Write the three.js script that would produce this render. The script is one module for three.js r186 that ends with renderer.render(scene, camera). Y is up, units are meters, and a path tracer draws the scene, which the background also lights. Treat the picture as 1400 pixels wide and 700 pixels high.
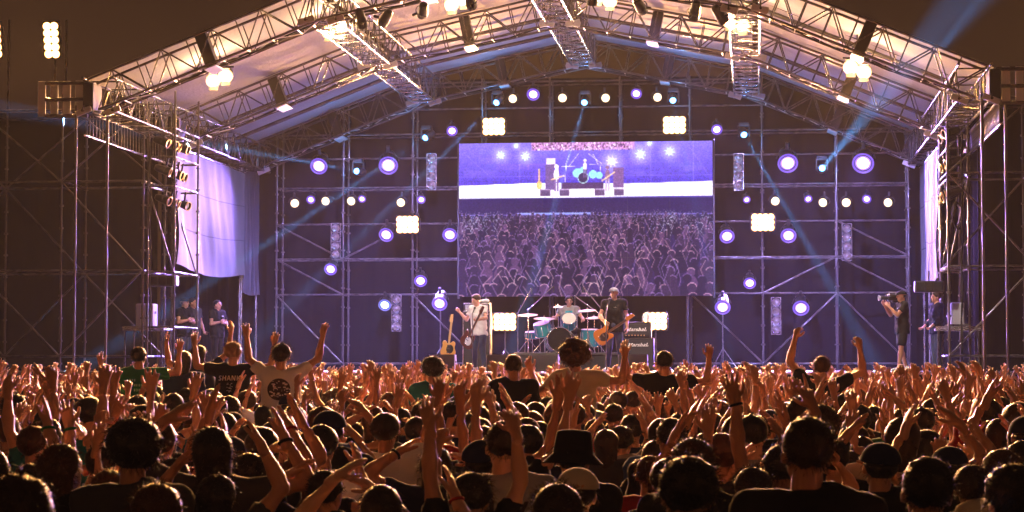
import * as THREE from 'three';
import { mergeGeometries } from 'three/addons/utils/BufferGeometryUtils.js';
import { RoundedBoxGeometry } from 'three/addons/geometries/RoundedBoxGeometry.js';
import { RectAreaLightUniformsLib } from 'three/addons/lights/RectAreaLightUniformsLib.js';
import { ImprovedNoise } from 'three/addons/math/ImprovedNoise.js';

// ------------------------------------------------------------------ camera, sky, moon, exposure
RectAreaLightUniformsLib.init();
const scene = new THREE.Scene();
const FOCAL = 2925, CAM = new THREE.Vector3(4.33, 1.95, 45);
const camera = new THREE.PerspectiveCamera(2 * Math.atan(350 / FOCAL) * 180 / Math.PI, 2, 0.2, 900);
const PITCH = Math.atan(150 / FOCAL), YAW = Math.atan(330 * Math.cos(PITCH) / FOCAL);
camera.position.copy(CAM);
camera.rotation.order = 'YXZ';
camera.rotation.set(PITCH, YAW, 0);
camera.updateMatrixWorld(true);
camera.focus = 44; camera.userData.fStop = 10;
scene.add(camera);
const renderer = new THREE.WebGLRenderer({ antialias: true });
renderer.toneMapping = THREE.LinearToneMapping;
renderer.toneMappingExposure = 1.0;
renderer.shadowMap.enabled = true;

{ // night sky: almost black, a little warm near the horizon (town glow)
  const W = 64, H = 32, d = new Float32Array(W * H * 4);
  for (let j = 0; j < H; j++) for (let i = 0; i < W; i++) {
    const h = Math.max(0, Math.sin(((j + .5) / H - .5) * Math.PI)), o = (j * W + i) * 4;
    d[o] = .026 + .012 * (1 - h); d[o + 1] = .0115 + .005 * (1 - h); d[o + 2] = .0062 + .002 * (1 - h); d[o + 3] = 1;
  }
  const t = new THREE.DataTexture(d, W, H, THREE.RGBAFormat, THREE.FloatType);
  t.mapping = THREE.EquirectangularReflectionMapping; t.magFilter = THREE.LinearFilter; t.needsUpdate = true;
  scene.background = t; scene.environment = t;
}
const moon = new THREE.DirectionalLight(0xfff2e0, 0.012);
moon.position.set(30, 60, 40); moon.castShadow = true;
Object.assign(moon.shadow.camera, { left: -30, right: 30, top: 30, bottom: -30, far: 200 });
scene.add(moon, moon.target);
const FOG = 0.00036;
scene.fog = new THREE.FogExp2(new THREE.Color(0.96, 0.95, 1), FOG);
// strengths (candela) of the lamps
const I_FLOOD = 3100, I_SPILL = 14, I_TOWER = 450, I_BLIND = 480, I_VIOLET = 400, I_AMBER = 9, I_BEAM = 300000, I_SCREEN = .6, I_BACK = 85, I_WASH = 230;

// ------------------------------------------------------------------ helpers
let seed = 20177;
const rnd = () => { seed = (seed + 0x6d2b79f5) | 0; let t = Math.imul(seed ^ (seed >>> 15), 1 | seed); t = (t + Math.imul(t ^ (t >>> 7), 61 | t)) ^ t; return ((t ^ (t >>> 14)) >>> 0) / 4294967296; };
const rr = (a, b) => a + (b - a) * rnd(), pick = (a) => a[Math.floor(rnd() * a.length)];
const V = (x, y, z) => new THREE.Vector3(x, y, z);
const noise = new ImprovedNoise();
const fbm = (x, y, z, o = 3) => { let s = 0, a = 1, f = 1; for (let i = 0; i < o; i++) { s += a * noise.noise(x * f, y * f, z * f); a *= .5; f *= 2.03; } return s; };
// photo pixel (1400 x 700) on the upright plane at stage depth z
const pixelRay = (px, py) => V((px - 700) / FOCAL, -(py - 350) / FOCAL, -1).applyEuler(camera.rotation);
const P = (px, py, z) => { const r = pixelRay(px, py), t = (z - CAM.z) / r.z; return CAM.clone().addScaledVector(r, t); };
const perMetre = (z) => FOCAL / (CAM.z - z);

const taken = new Map();
const numbered = (n) => { const k = taken.get(n) || 0; taken.set(n, k + 1); return k ? n + '_' + String(k).padStart(3, '0') : n; };
function tag(o, label, category, group, kind) {
  Object.assign(o.userData, { label, category });
  if (group) o.userData.group = group;
  if (kind) o.userData.kind = kind;
  return o;
}
function thing(name, label, category, pos, group) {
  const o = new THREE.Group(); o.name = numbered(name); if (pos) o.position.copy(pos);
  scene.add(o); return tag(o, label, category, group);
}
function mesh(name, geo, mat, parent = scene, pos) {
  const m = new THREE.Mesh(geo, mat); m.name = parent === scene ? numbered(name) : name; if (pos) m.position.copy(pos);
  m.castShadow = m.receiveShadow = true; parent.add(m); return m;
}
function structure(name, geo, mat, label, category) { const m = mesh(name, geo, mat); tag(m, label, category); m.userData.kind = 'structure'; return m; }
const boxGeos = new Map();
function bevelBox(w, h, d, r = .012) { const k = [w, h, d, r].map((x) => x.toFixed(3)).join(); if (!boxGeos.has(k)) boxGeos.set(k, new RoundedBoxGeometry(w, h, d, 1, Math.min(r, w / 2.1, h / 2.1, d / 2.1))); return boxGeos.get(k); }
const unitTube = new THREE.CylinderGeometry(1, 1, 1, 8, 1), unitTubeFine = new THREE.CylinderGeometry(1, 1, 1, 14, 1);
const UPV = V(0, 1, 0);
// a straight tube from a to b, given in world coordinates minus the parent's position
function tube(parent, name, a, b, r, mat, fine) {
  const d = b.clone().sub(a), L = d.length(), m = mesh(name, fine ? unitTubeFine : unitTube, mat, parent);
  m.position.copy(a).addScaledVector(d, .5); if (parent !== scene) m.position.sub(parent.position);
  m.quaternion.setFromUnitVectors(UPV, d.divideScalar(L)); m.scale.set(r, L, r); return m;
}
const lathe = (pts, n = 18) => new THREE.LatheGeometry(pts.map(([x, y]) => new THREE.Vector2(x, y)), n);
const rgb = (r, g, b) => new THREE.Color().setRGB(r, g, b);
const std = (c, roughness = .7, metalness = 0, more = {}) => new THREE.MeshStandardMaterial({ color: c.isColor ? c : rgb(...c), roughness, metalness, ...more });
const phys = (c, more = {}) => new THREE.MeshPhysicalMaterial({ color: c.isColor ? c : rgb(...c), ...more });
const glow = (c, k) => new THREE.MeshStandardMaterial({ color: rgb(.05, .05, .05), roughness: .5, emissive: rgb(...c), emissiveIntensity: k });
function noiseTexture(w, h, f) { // grey data texture for bump and roughness
  const d = new Uint8Array(w * h * 4);
  for (let j = 0; j < h; j++) for (let i = 0; i < w; i++) { const v = Math.max(0, Math.min(255, f(i / w, j / h) * 255)), o = (j * w + i) * 4; d[o] = d[o + 1] = d[o + 2] = v; d[o + 3] = 255; }
  const t = new THREE.DataTexture(d, w, h); t.wrapS = t.wrapT = THREE.RepeatWrapping; t.magFilter = THREE.LinearFilter; t.needsUpdate = true; return t;
}
const scuff = noiseTexture(128, 128, (u, v) => .55 + .3 * fbm(u * 9, v * 9, 3.3, 4));
const weave = noiseTexture(128, 128, (u, v) => .5 + .4 * fbm(u * 14, v * 5, 7.1, 3));
const M = {
  alu: std([.5, .49, .48], .42, .8, { roughnessMap: scuff }), chord: std([.13, .122, .118], .52, .55, { roughnessMap: scuff }), plate: std([.72, .71, .7], .45, .5),
  steel: std([.13, .122, .118], .52, .55, { roughnessMap: scuff }), black: phys([.014, .014, .015], { roughness: .6, specularIntensity: .5 }), blackMetal: std([.03, .03, .032], .42, .3),
  drape: phys([.011, .0105, .013], { roughness: 1, specularIntensity: .08 }), tarp: phys([.5, .49, .52], { roughness: .85, transmission: .22, thickness: 0, bumpMap: weave, bumpScale: .012 }), banner: phys([.17, .17, .2], { roughness: .72, transmission: .15, thickness: 0, bumpMap: weave, bumpScale: .004 }),
  greyBanner: phys([.1, .1, .125], { roughness: .8, bumpMap: weave, bumpScale: .004 }),
  chrome: std([.8, .8, .8], .15, 1), brass: std([.75, .52, .2], .28, 1), ply: std([.05, .045, .04], .8), deckMat: std([.07, .068, .07], .55, 0, { roughnessMap: scuff }),
  grille: std([.03, .03, .03], .95, 0, { bumpMap: weave, bumpScale: .003 }), grey: std([.33, .33, .36], .6), white: std([.75, .75, .76], .5), reflector: std([.7, .66, .6], .2, .9), glassOff: phys([.6, .58, .55], { roughness: .1, metalness: .3 }),
};
function sheet(w, h, nx, ny, f) { // grid of points f(u, v) -> Vector3, with uv in metres
  const g = new THREE.PlaneGeometry(w, h, nx, ny), p = g.attributes.position, uv = g.attributes.uv;
  for (let i = 0; i < p.count; i++) { const u = uv.getX(i), v = uv.getY(i), q = f(u, v); p.setXYZ(i, q.x, q.y, q.z); uv.setXY(i, u * w, v * h); }
  g.computeVertexNormals(); return g;
}
// ------------------------------------------------------------------ the setting: ground, stage, roof
const DECK = 1.83, Z1 = 3, Z2 = -3.5, Z3 = -10.4, ZB = -10.7;
structure('ground', (() => { const g = new THREE.PlaneGeometry(220, 220, 60, 60); g.rotateX(-Math.PI / 2); const p = g.attributes.position; for (let i = 0; i < p.count; i++) p.setY(i, .02 * fbm(p.getX(i) * .15, 1, p.getZ(i) * .15)); g.computeVertexNormals(); return g; })(), std([.045, .038, .028], .95), 'dark trodden field under the crowd', 'ground');

{ // stage: deck boards, edge, front skirt, legs
  const st = thing('stage', 'long dark stage platform with a pale front edge behind the crowd', 'stage', V(0, 0, 0));
  const x0 = -13.5, x1 = 11.6, zf = 2, zb = -12, n = 20, w = (x1 - x0) / n, g = bevelBox(w - .012, .06, (zf - zb) / 2 - .012, .006);
  for (let i = 0; i < n; i++) for (let k = 0; k < 2; k++) mesh('deck_panel', g, M.deckMat, st, V(x0 + w * (i + .5), DECK - .03, zb + (zf - zb) / 2 * (k + .5)));
  mesh('edge_strip', bevelBox(x1 - x0, .05, .03), M.alu, st, V((x0 + x1) / 2, DECK - .03, zf + .018));
  for (let i = 0; i < 14; i++) { const a = x0 + (x1 - x0) * i / 14, b = x0 + (x1 - x0) * (i + 1) / 14; mesh('skirt', sheet(b - a, 1.7, 22, 2, (u, v) => V(a + (b - a) * u, .05 + v * 1.7, zf - .03 + .025 * Math.sin(u * 34 + i) + .01 * Math.sin(u * 71))), M.drape, st); }
  for (let i = 0; i <= n; i += 2) for (const z of [zf - .3, -3, -8]) tube(st, 'leg', V(x0 + .1 + (x1 - x0 - .2) * i / n, 0, z), V(x0 + .1 + (x1 - x0 - .2) * i / n, DECK - .06, z), .03, M.steel);
}
// crowd barrier in front of the stage
for (let i = 0; i < 18; i++) {
  const b = thing('crowd_barrier', 'metal crowd barrier panel standing below the stage front', 'barrier', V(-10.4 + i * 1.22, 0, 4.2), 'crowd barrier panels below the stage'), o = b.position;
  const a = (x, y, z) => V(o.x + x, y, o.z + z);
  tube(b, 'rail', a(-.58, 1.1, 0), a(.58, 1.1, 0), .025, M.steel); tube(b, 'rail', a(-.58, .15, 0), a(.58, .15, 0), .025, M.steel);
  tube(b, 'post', a(-.58, 0, 0), a(-.58, 1.1, 0), .025, M.steel); tube(b, 'post', a(.58, 0, 0), a(.58, 1.1, 0), .025, M.steel);
  mesh('panel', bevelBox(1.1, .9, .006, .002), M.steel, b, V(0, .62, 0));
}

// ---- roof trusses.  arch: [x, y of the lower chord]
const ARCH = [[-8.75, 7.1], [-4.2, 8.86], [0, 9.76], [4.2, 8.92], [8.6, 7.1]], TH = .66, TW = .62;
function trussRun(t, A, B, up, side, n, mats, opt = {}) { // box truss between A and B; up and side span its section
  const at = (s, u, w) => A.clone().lerp(B, s).addScaledVector(up, u * TH).addScaledVector(side, (w - .5) * TW);
  for (const u of [0, 1]) for (const w of [0, 1]) tube(t, 'chord', at(0, u, w), at(1, u, w), .028, mats[0]);
  for (let i = 0; i < n; i++) {
    const a = i / n, b = (i + 1) / n, f = i % 2;
    for (const w of [0, 1]) {
      tube(t, 'brace', at(a, f, w), at(b, 1 - f, w), .015, mats[1]);
      if (i) tube(t, 'brace', at(a, 0, w), at(a, 1, w), .013, mats[1]);
    }
    if (i) tube(t, 'spreader', at(a, 0, 0), at(a, 0, 1), .016, mats[2]);
    if (i % 2) tube(t, 'spreader', at(a, 1, 0), at(a, 1, 1), .016, mats[1]);
    if (opt.floor) tube(t, 'brace', at(a, 0, f), at(b, 0, 1 - f), .012, mats[2]);
  }
}
const frames = [[Z1, 'front', M.chord], [Z2, 'middle', M.chord], [Z3, 'rear', M.chord]];
for (const [z, which, m] of frames) {
  const t = thing('roof_truss', { front: 'arched lattice roof truss along the open front edge of the canopy', middle: 'arched lattice roof truss in mid canopy behind the warm floodlights', rear: 'dim arched lattice roof truss above the rear scaffold and screen' }[which], 'roof truss', V(0, 8, z), 'arched roof trusses');
  for (let i = 0; i < 4; i++) {
    const A = V(ARCH[i][0], ARCH[i][1], z), B = V(ARCH[i + 1][0], ARCH[i + 1][1], z), d = B.clone().sub(A).normalize(), up = V(-d.y, d.x, 0), L = A.distanceTo(B);
    trussRun(t, A, B, up, V(0, 0, 1), Math.round(L / .56), [m, m, M.plate], { floor: i % 3 === 0 });
    const q = new THREE.Quaternion().setFromRotationMatrix(new THREE.Matrix4().makeBasis(d, up, V(0, 0, 1)));
    // bolted sleeve halfway and end plates
    const mid = A.clone().lerp(B, .5).addScaledVector(up, TH / 2).sub(t.position), s = mesh('splice', bevelBox(.24, TH + .1, TW * .5, .02), M.blackMetal, t, mid); s.quaternion.copy(q);
    const pl = mesh('splice_plate', bevelBox(.26, .035, TW + .12, .01), M.plate, t, mid.clone().addScaledVector(up, -TH / 2 - .06)); pl.quaternion.copy(q);
    for (const e of [A, B]) for (const w of [-1, 1]) { const p = mesh('gusset_plate', bevelBox(.34, .12, .05, .012), M.plate, t, e.clone().sub(t.position).add(V(w * .3, -.03 + (e === A ? w : w) * .0, .34))); p.quaternion.copy(q); }
  }
}
const PURL = ARCH.map(([x, y], i) => ({ x, y, name: ['eave above the left wing scaffold', 'left haunch of the canopy', 'ridge of the canopy', 'right haunch of the canopy', 'eave above the right wing scaffold'][i] }));
PURL.forEach(({ x, y, name }, i) => {
  const t = thing('ridge_truss', 'straight lattice truss running front to back along the ' + name, 'roof truss', V(x, y, -3.5), 'straight roof trusses');
  const bays = [[Z1 + .4, Z2, 11], [Z2, Z3 - .3, 11]];
  for (const [za, zb, n] of bays) trussRun(t, V(x, y - .02, za), V(x, y - .02, zb), V(0, 1, 0), V(1, 0, 0), n, [i % 4 ? M.alu : M.chord, M.chord, i % 4 ? M.alu : M.chord], { floor: true });
});
{ // canopy: one tarpaulin panel per roof bay
  const c = thing('roof_canopy', 'pale translucent tarpaulin canopy stretched over the roof trusses', 'canopy', V(0, 0, 0)), off = TH + .12;
  for (let i = 0; i < 4; i++) for (let k = 0; k < 4; k++) {
    const zz = [Z1 - .32, -.2, Z2, -7, Z3 - .5], A = ARCH[i], B = ARCH[i + 1], L = Math.hypot(B[0] - A[0], B[1] - A[1]), nx = -(B[1] - A[1]) / L, ny = (B[0] - A[0]) / L;
    const ea = i === 0 ? -.12 : 0, eb = i === 3 ? 1.03 : 1;
    mesh('tarpaulin_panel', sheet(L, 3.3, 16, 10, (u, v) => {
      const s = ea * .25 + (eb - ea * .25) * u, z = zz[k] + (zz[k + 1] - zz[k]) * v, sag = .05 * Math.sin(Math.PI * v) + .035 * fbm(u * 5 + i * 3, v * 3 + k * 7, 2);
      return V(A[0] + (B[0] - A[0]) * s + nx * (off - sag), A[1] + (B[1] - A[1]) * s + ny * (off - sag), z);
    }), M.tarp, c);
  }
  // keder pipes under the tarpaulin
  for (const z of [.35, -5.6, -8.1]) for (let i = 0; i < 4; i++) tube(c, 'keder_pipe', V(ARCH[i][0], ARCH[i][1] + TH * .92, z), V(ARCH[i + 1][0], ARCH[i + 1][1] + TH * .92, z), .05, M.steel);
}
// ---- scaffold builder
function scaffold(name, label, xs, ys, zs, opt = {}) {
  const t = thing(name, label, 'scaffold', V((xs[0] + xs[xs.length - 1]) / 2, 0, zs[0]), opt.group), m = opt.mat || M.steel, r = .026;
  zs.forEach((z, zi) => {
    xs.forEach((x) => { tube(t, 'standard', V(x, 0, z), V(x, ys[ys.length - 1] + (opt.over ?? .25), z), r, m); if (!opt.noRings) for (let y = .5; y < ys[ys.length - 1]; y += .5) tube(t, 'ring', V(x, y - .02, z), V(x, y + .02, z), r * 1.9, m); });
    for (let i = 0; i + 1 < xs.length; i++) for (let j = 0; j < ys.length; j++) {
      if (!(opt.skip && opt.skip(i, j, zi))) tube(t, 'ledger', V(xs[i], ys[j], z), V(xs[i + 1], ys[j], z), r * .9, m);
      if (opt.brace && j + 1 < ys.length) { const b = opt.brace(i, j, zi); if (b) tube(t, 'diagonal_brace', V(xs[i], b > 0 ? ys[j] : ys[j + 1], z + .05), V(xs[i + 1], b > 0 ? ys[j + 1] : ys[j], z + .05), r * .85, m); }
    }
  });
  for (let k = 0; k + 1 < zs.length; k++) for (const x of xs) for (const y of ys) tube(t, 'transom', V(x, y, zs[k]), V(x, y, zs[k + 1]), r * .9, m);
  return t;
}
// rear scaffold behind the screen
{
  const xs = [378, 469, 564, 659, 752, 848, 944, 1043, 1145, 1243].map((p) => P(p, 400, ZB).x), ys = [497, 402, 353, 305, 255, 215, 182, 148, 112].map((p) => P(700, p, ZB).y);
  scaffold('rear_scaffold', 'wide tube scaffold wall carrying stage lamps behind the screen', xs, ys, [ZB, ZB - .75], {
    over: .1, skip: (i, j, k) => (j === 5 && (i < 2 || i > 7) === false && i > 2 && i < 6) || (j > 6 && (i < 2 || i > 6)) || (k === 1 && j % 2), mat: M.steel,
    brace: (i, j, k) => k ? 0 : ({ '0,2': -1, '1,2': 1, '0,0': -1, '0,1': -1, '2,0': -1, '7,1': 1, '8,2': -1, '7,0': 1, '8,0': -1, '8,1': -1, '6,0': -1 })[i + ',' + j] || 0,
  });
}
// hanging backdrops
function drape(name, label, A, B, y0, y1, mat, fold = .06, cat = 'drape', n = 60) {
  const L = A.distanceTo(B), d = B.clone().sub(A).normalize(), nn = V(-d.z, 0, d.x);
  return tag(mesh(name, sheet(L, y1 - y0, n, 14, (u, v) => { const s = u * L, f = Math.sin(s * 5.1 + 1.3 * Math.sin(s * .9) + v * .6) + .4 * Math.sin(s * 11.7 + 2 * v); return A.clone().addScaledVector(d, s).setY(y0 + (y1 - y0) * v).addScaledVector(nn, fold * f * (1 - .4 * v)); }), mat), label, cat);
}
drape('rear_drape', 'black cloth backdrop hanging behind the rear scaffold', V(-9.6, 0, -12.2), V(9.6, 0, -12.2), .2, 9.7, M.drape, .06, 'backdrop', 140);
drape('wing_drape', 'black mesh cloth closing the rear of the left wing scaffold', V(-22, 0, -4.4), V(-9.7, 0, -4.4), .1, 8, M.drape, .05, 'backdrop', 90);
drape('wing_drape', 'black mesh cloth closing the rear of the right wing scaffold', V(9.5, 0, -4.4), V(22, 0, -4.4), .1, 8, M.drape, .05, 'backdrop', 90);
drape('side_drape', 'dark cloth hung along the rear left side of the stage', V(-9.7, 0, -4.6), V(-9.7, 0, -12.2), .2, 8.4, M.drape, .06, 'drape');
drape('side_drape', 'dark cloth hung along the rear right side of the stage', V(9.5, 0, -12.2), V(9.5, 0, -4.6), .2, 8.4, M.drape, .06, 'drape');

// wing scaffolds either side of the stage
{
  const zs = [-1, -2.75], ys = [487, 370, 248, 150].map((p) => P(120, p, -1).y);
  const xl = [-260, -143, -30, 83, 195].map((p) => P(p, 400, -1).x), xr = [1297, 1415, 1530, 1640].map((p) => P(p, 400, -1).x);
  const br = (i, j, k) => ((i + j + k) % 2 ? 1 : -1) * ((i * 7 + j * 3 + k * 5) % 6 === 5 ? 0 : 1);
  scaffold('wing_scaffold', 'tall brown tube scaffold tower in the left wing', xl, ys, zs, { brace: br, mat: M.steel, over: .35, group: 'wing scaffolds' });
  scaffold('wing_scaffold', 'tall tube scaffold tower in the right wing beside the cameraman', xr, ys, zs, { brace: (i, j, k) => -br(i, j, k), mat: M.steel, over: .35, group: 'wing scaffolds' });
  // slender lamp towers at the stage corners
  const tl = [195, 236].map((p) => P(p, 400, -1).x), tr = [1298, 1326].map((p) => P(p, 400, -1).x);
  const yl = [505, 447, 372, 255, 215, 176].map((p) => P(120, p, -1).y);
  scaffold('lamp_tower', 'narrow silvery scaffold tower of lamps left of the pale banner', [tl[0] + .08, tl[1]], yl, [-1.1, -3.1], { brace: (i, j, k) => (j === 2 ? -1 : 0), mat: M.steel, over: .9, group: 'lamp towers' });
  scaffold('lamp_tower', 'narrow silvery scaffold tower of lamps right of the cameraman', [tr[0], tr[1]], yl, [-1.1, -3.1], { brace: (i, j, k) => (j === 2 ? 1 : 0), mat: M.steel, over: .9, group: 'lamp towers' });
  // roof corner blocks on the towers
  for (const [s, w] of [[-1, 'left'], [1, 'right']]) {
    const X = s * 8.7, t = thing('roof_corner', 'dark block of beams where the canopy meets the ' + w + ' tower', 'roof corner', V(X, 6.9, Z1), 'roof corners');
    for (const z of [Z1, Z2]) {
      const o = V(s * .28, 0, z - Z1);
      mesh('sleeve_block', bevelBox(.22, .62, .6, .03), M.blackMetal, t, o.clone().add(V(0, .45, 0)));
      if (z === Z1) for (let k = 0; k < 4; k += 3) tube(t, 'column_pipe', V(X + o.x + (k % 2 ? .25 : -.25), 0, z + (k < 2 ? .25 : -.25)), V(X + o.x + (k % 2 ? .25 : -.25), 7.2, z + (k < 2 ? .25 : -.25)), .028, M.steel);
    }
    for (let k = 0; k < 3; k++) mesh('beam', bevelBox(.9, .07, .07, .01), M.steel, t, V(s * (.75), .1 + k * .33, .2));
    for (let k = 0; k < 4; k++) mesh('web_plate', bevelBox(.16, .72, .03, .008), M.plate, t, V(s * (.5 + k * .26), .45, .16));
    // ladder of rods along the eave
    for (let k = 0; k < 26; k++) tube(t, 'eave_rod', V(X + s * .42, 6.62, Z1 - .3 - k * .22), V(X + s * .42, 7.12, Z1 - .3 - k * .22), .012, M.steel);
    tube(t, 'eave_rail', V(X + s * .42, 6.62, Z1), V(X + s * .42, 6.62, Z2), .03, M.alu); tube(t, 'eave_rail', V(X + s * .42, 7.12, Z1), V(X + s * .42, 7.12, Z2), .03, M.chord);
  }
}
// pale banners along the stage sides
function banner(label, x, za, zb, y0, y1, mat, opt = {}) {
  const t = thing('side_banner', label, 'banner', V(x, y1, za), opt.group), w = Math.abs(zb - za), s = opt.turn || 1;
  mesh('cloth', sheet(w, y1 - y0, 60, 40, (u, v) => {
    const z = za + (zb - za) * u, sag = (1 - v) * .16 * Math.sin(Math.PI * Math.min(1, u * 1.05)) * (opt.sag ?? 1), tk = Math.pow(1 - v, .6);
    const f = .05 * Math.sin(u * 26 + 2 * v) * (1 - v * .4) + .045 * Math.exp(-u * 7) * Math.sin(v * 5 + u * 20) + .035 * fbm(u * 9, v * 4, 5.5) + .05 * Math.sin(u * 9 + v * 7) * tk + .02 * Math.sin(u * 60 + v * 9);
    const pinch = .12 * Math.sin(Math.PI * v) * (u < .5 ? .3 : -.4) * Math.abs(u - .5) * 2;
    return V(x + s * (f * .4 + .02 + (opt.belly || 0) * Math.sin(Math.PI * u) * (1 - v)), y0 + (y1 - y0) * v - sag, z + (zb > za ? 1 : -1) * pinch).sub(t.position);
  }), mat, t);
  tube(t, 'top_pole', V(x, y1 + .03, za + .15), V(x, y1 + .03, zb - .15), .028, M.alu);
  for (const z of [za, zb]) tube(t, 'pole', V(x - s * .05, DECK, z), V(x - s * .05, y1 + .3, z), .028, M.alu);
  for (let k = 1; k < 3; k++) mesh('seam', sheet(w, .02, 50, 1, (u, v) => { const vv = k / 3 + v * .008, z = za + (zb - za) * u, sag = (1 - vv) * .16 * Math.sin(Math.PI * Math.min(1, u * 1.05)) * (opt.sag ?? 1), tk = Math.pow(1 - vv, .6), f = .05 * Math.sin(u * 26 + 2 * vv) * (1 - vv * .4) + .045 * Math.exp(-u * 7) * Math.sin(vv * 5 + u * 20) + .035 * fbm(u * 9, vv * 4, 5.5) + .05 * Math.sin(u * 9 + vv * 7) * tk + .02 * Math.sin(u * 60 + vv * 9), pinch = .12 * Math.sin(Math.PI * vv) * (u < .5 ? .3 : -.4) * Math.abs(u - .5) * 2; return V(x + s * (f * .4 + .03 + (opt.belly || 0) * Math.sin(Math.PI * u) * (1 - vv)), y0 + (y1 - y0) * vv - sag, z + (zb > za ? 1 : -1) * pinch).sub(t.position); }), M.greyBanner, t);
  return t;
}
{
  const y1 = P(240, 206, -3.3).y, y0 = P(240, 362, -3.3).y;
  banner('large pale lilac banner tied between poles above the security men', -8.8, -2.75, -9.3, y0, y1, M.banner, { group: 'side banners' });
  banner('narrow blue grey banner behind the large pale one', -8.95, -9.7, -11.6, P(350, 400, -9.9).y, P(335, 222, -9.7).y, M.greyBanner, { group: 'side banners', sag: .3 });
  banner('pale banner hung edge on beside the lamp tower right of the cameraman', 8.45, -3.3, -6.6, P(1280, 380, -3.5).y, P(1280, 205, -3.5).y, M.banner, { turn: -1, group: 'side banners' });
  banner('narrow blue banner seen edge on behind the right pale one', 8.7, -8.6, -11.4, P(1256, 395, -9).y, P(1256, 218, -9).y, M.banner, { turn: -1, group: 'side banners', sag: .3 });
}

// cable runs slung along the roof and down the towers
function cable(label, a, b, sag, n = 1, r = .012) {
  const t = thing('cable_run', label, 'cable', a, 'cable runs');
  for (let k = 0; k < n; k++) { const pts = []; for (let i = 0; i <= 14; i++) { const u = i / 14; pts.push(a.clone().lerp(b, u).add(V(.02 * Math.sin(i * 1.9 + k), -sag * (1 + k * .25) * Math.sin(Math.PI * u) * (.75 + .25 * Math.sin(u * 19 + k * 2)), .03 * k + .02 * Math.cos(i + k))).sub(a)); } mesh('cable', new THREE.TubeGeometry(new THREE.CatmullRomCurve3(pts), 28, r, 5), M.black, t); }
}
for (const [z, w] of [[Z1, 'front'], [Z2, 'middle'], [Z3, 'rear']]) for (let i = 0; i < 4; i++) cable('slack black cables slung under the ' + w + ' roof truss, ' + ['outer left', 'inner left', 'inner right', 'outer right'][i] + ' span', V(ARCH[i][0], ARCH[i][1] + .04, z), V(ARCH[i + 1][0], ARCH[i + 1][1] + .04, z), .1, 2, .014);
cable('black cables hanging down the left lamp tower', V(-8.9, 6.9, -.95), V(-8.85, 2.2, -.95), .02, 3); cable('black cables hanging down the right lamp tower', V(8.75, 6.9, -.95), V(8.7, 2.2, -.95), .02, 3);
{ const t = thing('cable_coil', 'coil of black cable hung on the right wing scaffold', 'cable', P(1307, 292, -.9)); for (let k = 0; k < 4; k++) { const c = mesh('loop', new THREE.TorusGeometry(.2 + k * .012, .011, 5, 26).scale(.55, 1.25, 1), M.black, t, V(.01 * k, -.02 * k, .02 * k)); c.rotation.set(.1 * k, .3 + .1 * k, .05 * k); } }
// ------------------------------------------------------------------ stage lamps (each fitting faces +z before it is turned)
const VIOLET = [.34, .19, 1], WARM = [1, .46, .14], AMBER = [1, .74, .44], CYAN = [.12, .42, 1];
const G = {
  can: lathe([[.0, -.34], [.05, -.34], [.078, -.3], [.085, -.2], [.1, -.06], [.1, .03], [.093, .03], [.09, -.02]], 20).rotateX(Math.PI / 2),
  lens: lathe([[.0, .012], [.045, .01], [.08, .002], [.09, -.006]], 20).rotateX(Math.PI / 2),
  yoke: new THREE.TorusGeometry(.125, .009, 6, 16, Math.PI),
};
G.rim = lathe([[.089, -.006], [.108, .004], [.122, .016], [.126, .014], [.126, 0]], 22).rotateX(Math.PI / 2);  // outer glowing band that stands in for the halo round a lens
G.ring = lathe([[.068, .004], [.082, .0], [.093, -.006]], 22).rotateX(Math.PI / 2);  // inner glowing band that imitates bloom at the lens edge
G.dome = new THREE.SphereGeometry(.095, 18, 9, 0, Math.PI * 2, 0, Math.PI / 2).rotateX(Math.PI / 2);
G.headShell = lathe([[0, -.2], [.1, -.19], [.13, -.12], [.14, 0], [.115, .12], [.1, .17], [.09, .17], [.085, .13]], 20).rotateX(Math.PI / 2);
const lampMats = new Map(), lampMat = (c, k) => { const q = c.join() + k; if (!lampMats.has(q)) lampMats.set(q, glow(c, k)); return lampMats.get(q); };
function aim(o, dir) { o.quaternion.setFromUnitVectors(V(0, 0, 1), dir.clone().normalize()); }
function pointLamp(pos, c, I, radius = 4) { const l = new THREE.PointLight(rgb(...c), I); l.position.copy(pos); l.castShadow = true; l.shadow.radius = radius; l.name = 'lamp_light'; scene.add(l); return l; }
function spotLamp(pos, to, c, I, angle, penumbra = .3, radius = 3) { const l = new THREE.SpotLight(rgb(...c), I, 0, angle, penumbra); l.position.copy(pos); l.target.position.copy(to); l.castShadow = true; l.shadow.radius = radius; l.name = 'lamp_light'; scene.add(l, l.target); return l; }
function parCan(p, dir, c, r, k, I, label, group, name = 'stage_lamp') {
  const t = thing(name, label, 'stage lamp', p, group), s = r / .09, d = dir.clone().normalize(); aim(t, d); t.scale.setScalar(s);
  mesh('housing', G.can, M.blackMetal, t, V(0, 0, -.02)); const y = mesh('yoke', G.yoke, M.blackMetal, t, V(0, 0, -.13)); y.rotation.x = 0;
  const ls = mesh('lens', G.lens, lampMat(c, k), t); if (k > 10) { ls.scale.set(.82, .82, 1); mesh('halo_ring', G.ring, lampMat([c[0] * 1.1, c[1] * 1.1, c[2]], 1.9), t); const rm = mesh('halo_rim', G.rim, lampMat([c[0] * .75, c[1] * .6, c[2]], .85), t); }  // ring and rim glow in place of bloom round the bright lens
  mesh('clamp', bevelBox(.045, .1, .045, .01), M.blackMetal, t, V(0, .17, -.13));
  if (I) { const q = p.clone().addScaledVector(d, r * .35 + .07); spotLamp(q, q.clone().add(d), c, I, .72, .6, 4); }
  return t;
}
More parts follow.
